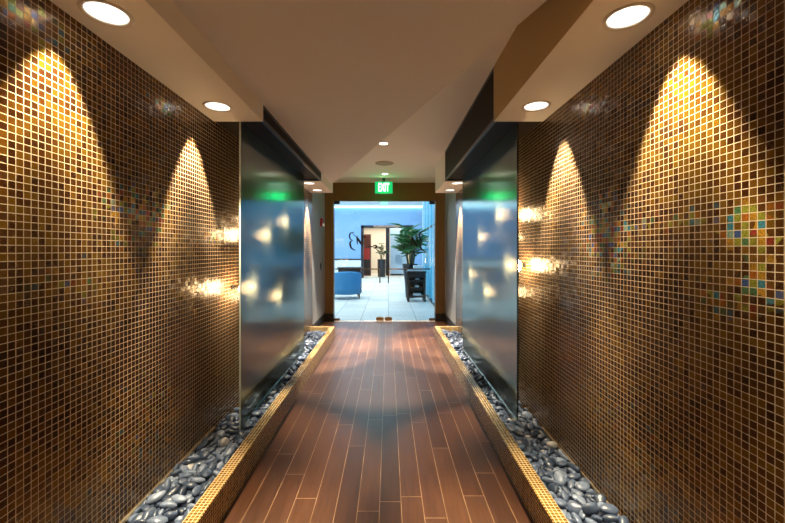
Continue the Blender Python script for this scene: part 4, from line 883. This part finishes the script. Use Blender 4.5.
new_obj('seat', B(-.34, .34, -.25, .42, .16, .36, bev=.03), M['blue'], t, True)
new_obj('seat_cushion', B(-.335, .335, -.22, .45, .362, .47, bev=.04), M['blue'], t, True)
for sx, sy in ((-.38, -.14), (.38, -.14), (-.39, .36), (.39, .36)):
    bm = bmesh.new(); tube(bm, [(sx, sy, .17), (sx*1.02, sy*1.05, 0)], .024, 8, [1, .7]); new_obj('leg', bm, M['darkwood'], t)
# console behind the armchair
y = 13.0
t = thing('console_table', 'long dark console table behind the blue armchair', 'table', (X(350, y), y, 0))
new_obj('tabletop', B(-.42, .42, -.22, .22, .86, .90, bev=.005), M['darkwood'], t)
new_obj('apron', B(-.39, .39, -.19, .19, .72, .86, bev=.004), M['darkwood'], t)
for sx in (-1, 1):
    for sy in (-1, 1): new_obj('leg', B(sx*.37-.025, sx*.37+.025, sy*.17-.025, sy*.17+.025, 0, .72, bev=.003), M['darkwood'], t)

# ------------------------------------------------------------------ light
def area(name, loc, rot, sx, sy, e, col):
    L = bpy.data.lights.new(name, 'AREA'); L.shape = 'RECTANGLE'; L.size = sx; L.size_y = sy; L.energy = e; L.color = col
    o = bpy.data.objects.new(name, L); COL.objects.link(o); o.location = loc; o.rotation_euler = rot; return o
area('lobby_fill', (-2.2, 12.5, LZ-.05), (0, 0, 0), 6, 7, 340, (.80, .92, 1))  # added fill without a fixture, helps out the lobby daylight
area('lobby_back_fill', (-1.5, 17.5, LZ-.05), (0, 0, 0), 6, 3.5, 200, (.70, .88, 1))  # second added fill, for the back of the lobby
area('room_beyond_light', (0, 22.2, 2.95), (0, 0, 0), 3.5, 2.5, 150, (1, .88, .74))
area('hall_fill', (-.08, -1.2, LOW-.04), (0, 0, 0), 1.2, 1.6, 32, (1, .80, .58))  # unseen fill added behind the viewer to lift the ceiling
W = bpy.data.worlds.new('sky'); SC.world = W; W.use_nodes = True
bg = W.node_tree.nodes['Background']; bg.inputs[0].default_value = (.04, .42, .75, 1); bg.inputs[1].default_value = 1.7

# ------------------------------------------------------------------ camera
cam = bpy.data.cameras.new('camera'); co = bpy.data.objects.new('camera', cam); COL.objects.link(co)
co.location = (0, 0, EYE); co.rotation_euler = (PI/2, 0, 0)
cam.sensor_width = 36; cam.lens = 36*371/785
cam.shift_x = 4/785; cam.shift_y = -11.5/785; cam.clip_start = .01
SC.camera = co
SC.view_settings.view_transform = 'Standard'; SC.view_settings.look = 'None'
SC.view_settings.exposure = 0; SC.view_settings.gamma = 1; SC.view_settings.use_curve_mapping = False
SC.cycles.use_denoising = True
SC.cycles.max_bounces = 10; SC.cycles.transparent_max_bounces = 12; SC.cycles.sample_clamp_indirect = 25
